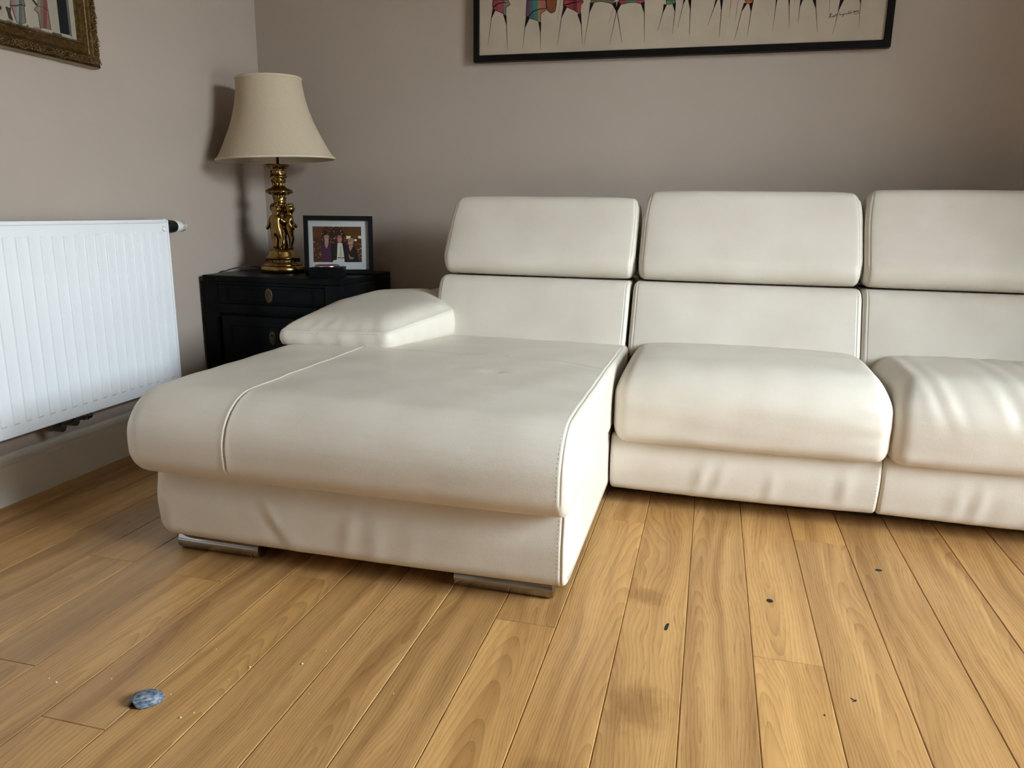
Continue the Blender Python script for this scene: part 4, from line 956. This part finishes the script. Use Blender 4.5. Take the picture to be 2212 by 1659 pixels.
# ------------------------------------------------------------------ framed photograph on the cabinet
pf = thing('photo_frame', 'black framed photograph with wide white mount standing on the cabinet', 'photo frame', (0.478, -0.262, CZ+0.0005))
pf.rotation_euler = (math.radians(-7), 0, math.radians(24))
FWd, FHt = 0.262, 0.222
e_ = bpy.data.objects.new('frame_holder', None)
bpy.data.objects.remove(e_)
for o in frame_rails(FWd, FHt, [(0, 0), (0, 0.029), (0.0012, 0.030), (0.0150, 0.030), (0.0165, 0.0285), (0.0165, 0)], FRAMEB, pf): o.location = (0, 0.0, FHt/2)
MB().box(-FWd/2+0.01, FWd/2-0.01, -0.010, 0.002, 0.01, FHt-0.01).build('backing', FRAMEB, pf, smooth=False)
W2, H2 = 0.185/2, 0.137/2; pcx, pcz = -0.006, FHt/2+0.003
mo = MB(); ya, yb = -0.0125, -0.0100
X_ = [-FWd/2+0.012, pcx-W2, pcx+W2, FWd/2-0.012]; Z_ = [0.012, pcz-H2, pcz+H2, FHt-0.012]
mo.box(X_[0], X_[1], ya, yb, Z_[0], Z_[3]).box(X_[2], X_[3], ya, yb, Z_[0], Z_[3]).box(X_[1], X_[2], ya, yb, Z_[0], Z_[1]).box(X_[1], X_[2], ya, yb, Z_[2], Z_[3])
mo.build('mount', MATB, pf, smooth=False)
ph = Print(lambda u, v, l: (pcx+(u-0.5)*2*W2, -0.0103-l, pcz+(0.5-v)*2*H2))
ph.poly([(-0.02, -0.02), (1.02, -0.02), (1.02, 1.02), (-0.02, 1.02)], (70, 42, 24), 0)
for v in np.linspace(0.03, 0.3, 6): ph.poly([(0.62, v), (1.0, v), (1.0, v+0.028), (0.62, v+0.024)], (96, 62, 30), 1)
ph.poly([(0.0, 0.0), (0.2, 0.0), (0.18, 0.3), (0.0, 0.32)], (84, 52, 28), 1)
ph.poly([(0.24, 0), (0.60, 0), (0.68, 0.3), (0.80, 0.62), (0.15, 0.62), (0.18, 0.25)], (46, 28, 22), 2)
for k in range(150):
    u, v = random.uniform(0.17, 0.70), random.uniform(0.0, 0.5)
    if k > 90: u, v = random.choice([random.uniform(0.0, 0.17), random.uniform(0.88, 1.0)]), random.uniform(0.42, 1.0)
    ph.ellipse(u, v, random.uniform(0.006, 0.016), random.uniform(0.008, 0.02), random.choice([(150, 98, 74), (120, 58, 44), (196, 168, 138), (92, 46, 34), (168, 108, 84), (66, 40, 30)]), 3+k % 2, 6)
ph.poly([(0.68, 0.26), (0.78, 0.26), (0.77, 0.33), (0.70, 0.34)], (226, 196, 150), 4); ph.poly([(0.93, 0.26), (1.0, 0.25), (1.0, 0.34), (0.94, 0.32)], (226, 190, 140), 4); ph.ellipse(0.88, 0.375, 0.03, 0.03, (230, 206, 170), 4)
ph.poly([(0.15, 0.60), (0.20, 0.46), (0.25, 0.43), (0.33, 0.43), (0.375, 0.50), (0.385, 0.78), (0.36, 1.0), (0.19, 1.0), (0.17, 0.75)], (66, 36, 58), 6)
ph.poly([(0.235, 0.42), (0.325, 0.42), (0.30, 0.56), (0.275, 0.62), (0.25, 0.56)], (150, 112, 112), 7); ph.ellipse(0.28, 0.35, 0.045, 0.085, (160, 118, 108), 7); ph.ellipse(0.28, 0.285, 0.055, 0.05, (132, 112, 98), 8)
ph.poly([(0.36, 0.56), (0.42, 0.50), (0.50, 0.47), (0.62, 0.47), (0.71, 0.52), (0.74, 0.70), (0.72, 1.0), (0.37, 1.0)], (22, 19, 26), 8)
ph.poly([(0.505, 0.46), (0.60, 0.46), (0.635, 0.86), (0.64, 1.0), (0.40, 1.0), (0.40, 0.955), (0.48, 0.93)], (188, 184, 174), 9); ph.poly([(0.50, 0.862), (0.645, 0.862), (0.645, 0.888), (0.495, 0.888)], (24, 20, 22), 10); ph.poly([(0.556, 0.53), (0.575, 0.53), (0.588, 0.92), (0.568, 0.94), (0.555, 0.88)], (160, 150, 128), 11)
ph.ellipse(0.548, 0.36, 0.046, 0.10, (158, 110, 100), 10); ph.ellipse(0.548, 0.285, 0.045, 0.04, (140, 98, 84), 11)
ph.poly([(0.66, 0.98), (0.70, 0.70), (0.74, 0.58), (0.83, 0.55), (0.91, 0.66), (0.945, 1.0), (0.66, 1.0)], (24, 22, 20), 10)
ph.poly([(0.74, 0.50), (0.82, 0.48), (0.82, 0.56), (0.765, 0.70), (0.735, 0.60)], (146, 106, 98), 11); ph.ellipse(0.775, 0.45, 0.055, 0.09, (166, 124, 112), 11); ph.ellipse(0.785, 0.385, 0.068, 0.06, (138, 114, 92), 12); ph.poly([(0.72, 0.75), (0.77, 0.85), (0.84, 0.87), (0.82, 0.91), (0.74, 0.92)], (112, 98, 92), 12)
ph.mats = [paint(*[min(255, int(round(int(m.name[6+2*i:8+2*i], 16)*1.22))) for i in range(3)]) for m in ph.mats]
ph.build('photograph', pf, Matrix())
MB().box(-FWd/2+0.012, FWd/2-0.012, -0.0160, -0.0145, 0.012, FHt-0.012).build('glass', PANE, pf, smooth=False)
MB().add([(-0.03, 0.002, 0.15), (0.03, 0.002, 0.15), (0.038, 0.050, 0.0075), (-0.038, 0.050, 0.0075), (-0.03, 0.005, 0.152), (0.03, 0.005, 0.152), (0.038, 0.053, 0.0105), (-0.038, 0.053, 0.0105)], [(0, 1, 2, 3), (7, 6, 5, 4), (0, 4, 5, 1), (1, 5, 6, 2), (2, 6, 7, 3), (3, 7, 4, 0)]).build('strut', FRAMEB, pf, smooth=False)

# ------------------------------------------------------------------ coasters
ca = math.radians(6)
for k in range(5):
    o = MB().box(-0.052, 0.052, -0.052, 0.052, 0, 0.0068, 0.0012).build('coaster', LACQ, auto=40)
    o.location = (0.500+0.0012*math.sin(k*2.1), -0.400+0.001*math.cos(k*3), CZ+0.0003+k*0.0078); o.rotation_euler = (0, 0, ca+0.02*math.sin(k*1.7))
    tag(o, ('lowest square black coaster of the stack before the framed photograph', 'square black coaster second from the bottom of its stack', 'square black coaster in the middle of its stack', 'square black coaster second from the top of its stack', 'topmost square black coaster of the stack, under the red round one')[k], 'coaster', 'black coasters stacked on the cabinet')
    for (dx, dy) in ((-0.04, -0.04), (0.04, -0.04), (0.04, 0.04), (-0.04, 0.04)):
        if k: MB().box(dx-0.004, dx+0.004, dy-0.004, dy+0.004, -0.0010, 0.0, 0).build('pad', PLB, o, smooth=False)
RED = plain('red_enamel', (0.30, 0.035, 0.045), 0.25, noise=(60, 0.2)); SILV = plain('silver_rim', (0.55, 0.54, 0.53), 0.2, 1.0, noise=(40, 0.1))
tin = thing('round_coaster', 'round silver rimmed red coaster lying on the black stack', 'coaster', (0.497, -0.397, CZ+0.0388))
MB().lathe([(0, 0), (0.042, 0), (0.0455, 0.0015), (0.0460, 0.004), (0.0448, 0.0055), (0.041, 0.0050), (0.0395, 0.003), (0, 0.003)], 40).build('rim', SILV, tin, auto=50)
MB().lathe([(0, 0.003), (0.039, 0.003), (0.037, 0.0042), (0, 0.0046)], 40).build('centre', RED, tin)

# ------------------------------------------------------------------ shell and crumbs on the floor
def shell_mat():
    m, nt, b, N, L = new_mat('blue_grey_shell'); tc = N.new('ShaderNodeTexCoord')
    mp = N.new('ShaderNodeMapping'); mp.inputs['Scale'].default_value = (70, 150, 150); L.new(tc.outputs['Object'], mp.inputs[0])
    n = N.new('ShaderNodeTexNoise'); n.inputs['Scale'].default_value = 1.6; n.inputs['Detail'].default_value = 6; L.new(mp.outputs[0], n.inputs['Vector'])
    r = N.new('ShaderNodeValToRGB'); e = r.color_ramp.elements; e[0].position = 0.36; e[0].color = (0.035, 0.052, 0.075, 1); e[1].position = 0.70; e[1].color = (0.27, 0.30, 0.34, 1)
    q = e.new(0.52); q.color = (0.12, 0.155, 0.195, 1)
    L.new(n.outputs['Fac'], r.inputs[0]); L.new(r.outputs[0], b.inputs['Base Color']); b.inputs['Roughness'].default_value = 0.52
    k = N.new('ShaderNodeBump'); k.inputs['Strength'].default_value = 0.5; k.inputs['Distance'].default_value = 0.001; L.new(n.outputs['Fac'], k.inputs['Height']); L.new(k.outputs[0], b.inputs['Normal'])
    return m
SHELL = shell_mat()
V = []; nu, nv = 48, 14
for j in range(nv+1):
    t_ = j/nv*math.pi/2
    for i in range(nu):
        a = 2*math.pi*i/nu
        ex = 0.0285*(1+0.10*math.cos(a)); ey = 0.0205
        x, y = ex*math.sin(t_)*math.cos(a), ey*math.sin(t_)*math.sin(a)
        z = 0.0195*math.cos(t_)**0.9+0.0006*math.sin(t_*18)
        cut = math.exp(-(((a-math.pi*1.22+math.pi) % (2*math.pi)-math.pi)/0.30)**2)*max(0, math.sin(t_)-0.80)/0.20
        jag = 0.0009*math.sin(i*2.7)*math.sin(t_)**8
        V.append((x*(1-0.10*cut), y*(1-0.10*cut), max(0.0004, z+0.0120*cut+jag)))
Fc = [(j*nu+i, j*nu+(i+1) % nu, (j+1)*nu+(i+1) % nu, (j+1)*nu+i)[::-1] for j in range(nv) for i in range(nu)]
she = mesh('sea_shell', V, Fc, SHELL); she.modifiers.new('thick', 'SOLIDIFY').thickness = 0.0012
p = hit(313, 1512, 'z', 0.004); she.location = (p[0], p[1], 0.0); she.rotation_euler = (0, 0, math.radians(38))
tag(she, 'small blue grey broken sea shell lying on the oak floor', 'shell')
CR = plain('pale_crumb', (0.75, 0.70, 0.62), 0.7, noise=(900, 0.1))
for k, (x, y) in enumerate([(122, 1474), (106, 1465), (241, 1466), (467, 1402), (540, 1441), (653, 1434), (704, 1406), (390, 1550), (419, 1539), (369, 1500), (667, 1498), (850, 1498), (494, 1468)]):
    q = hit(x, y, 'z', 0.001); big = k in (0, 4, 5, 7)
    s_ = 0.0017 if big else 0.0010
    o = MB().ball((0, 0, s_*0.7), (s_*1.3, s_, s_*0.7), rotz(k*1.3), 7, 4).build('crumb', CR, smooth=False); o.location = (q[0], q[1], 0.0)
    tag(o, 'tiny pale crumb lying loose on the oak floor', 'crumb', 'pale crumbs scattered over the floor')
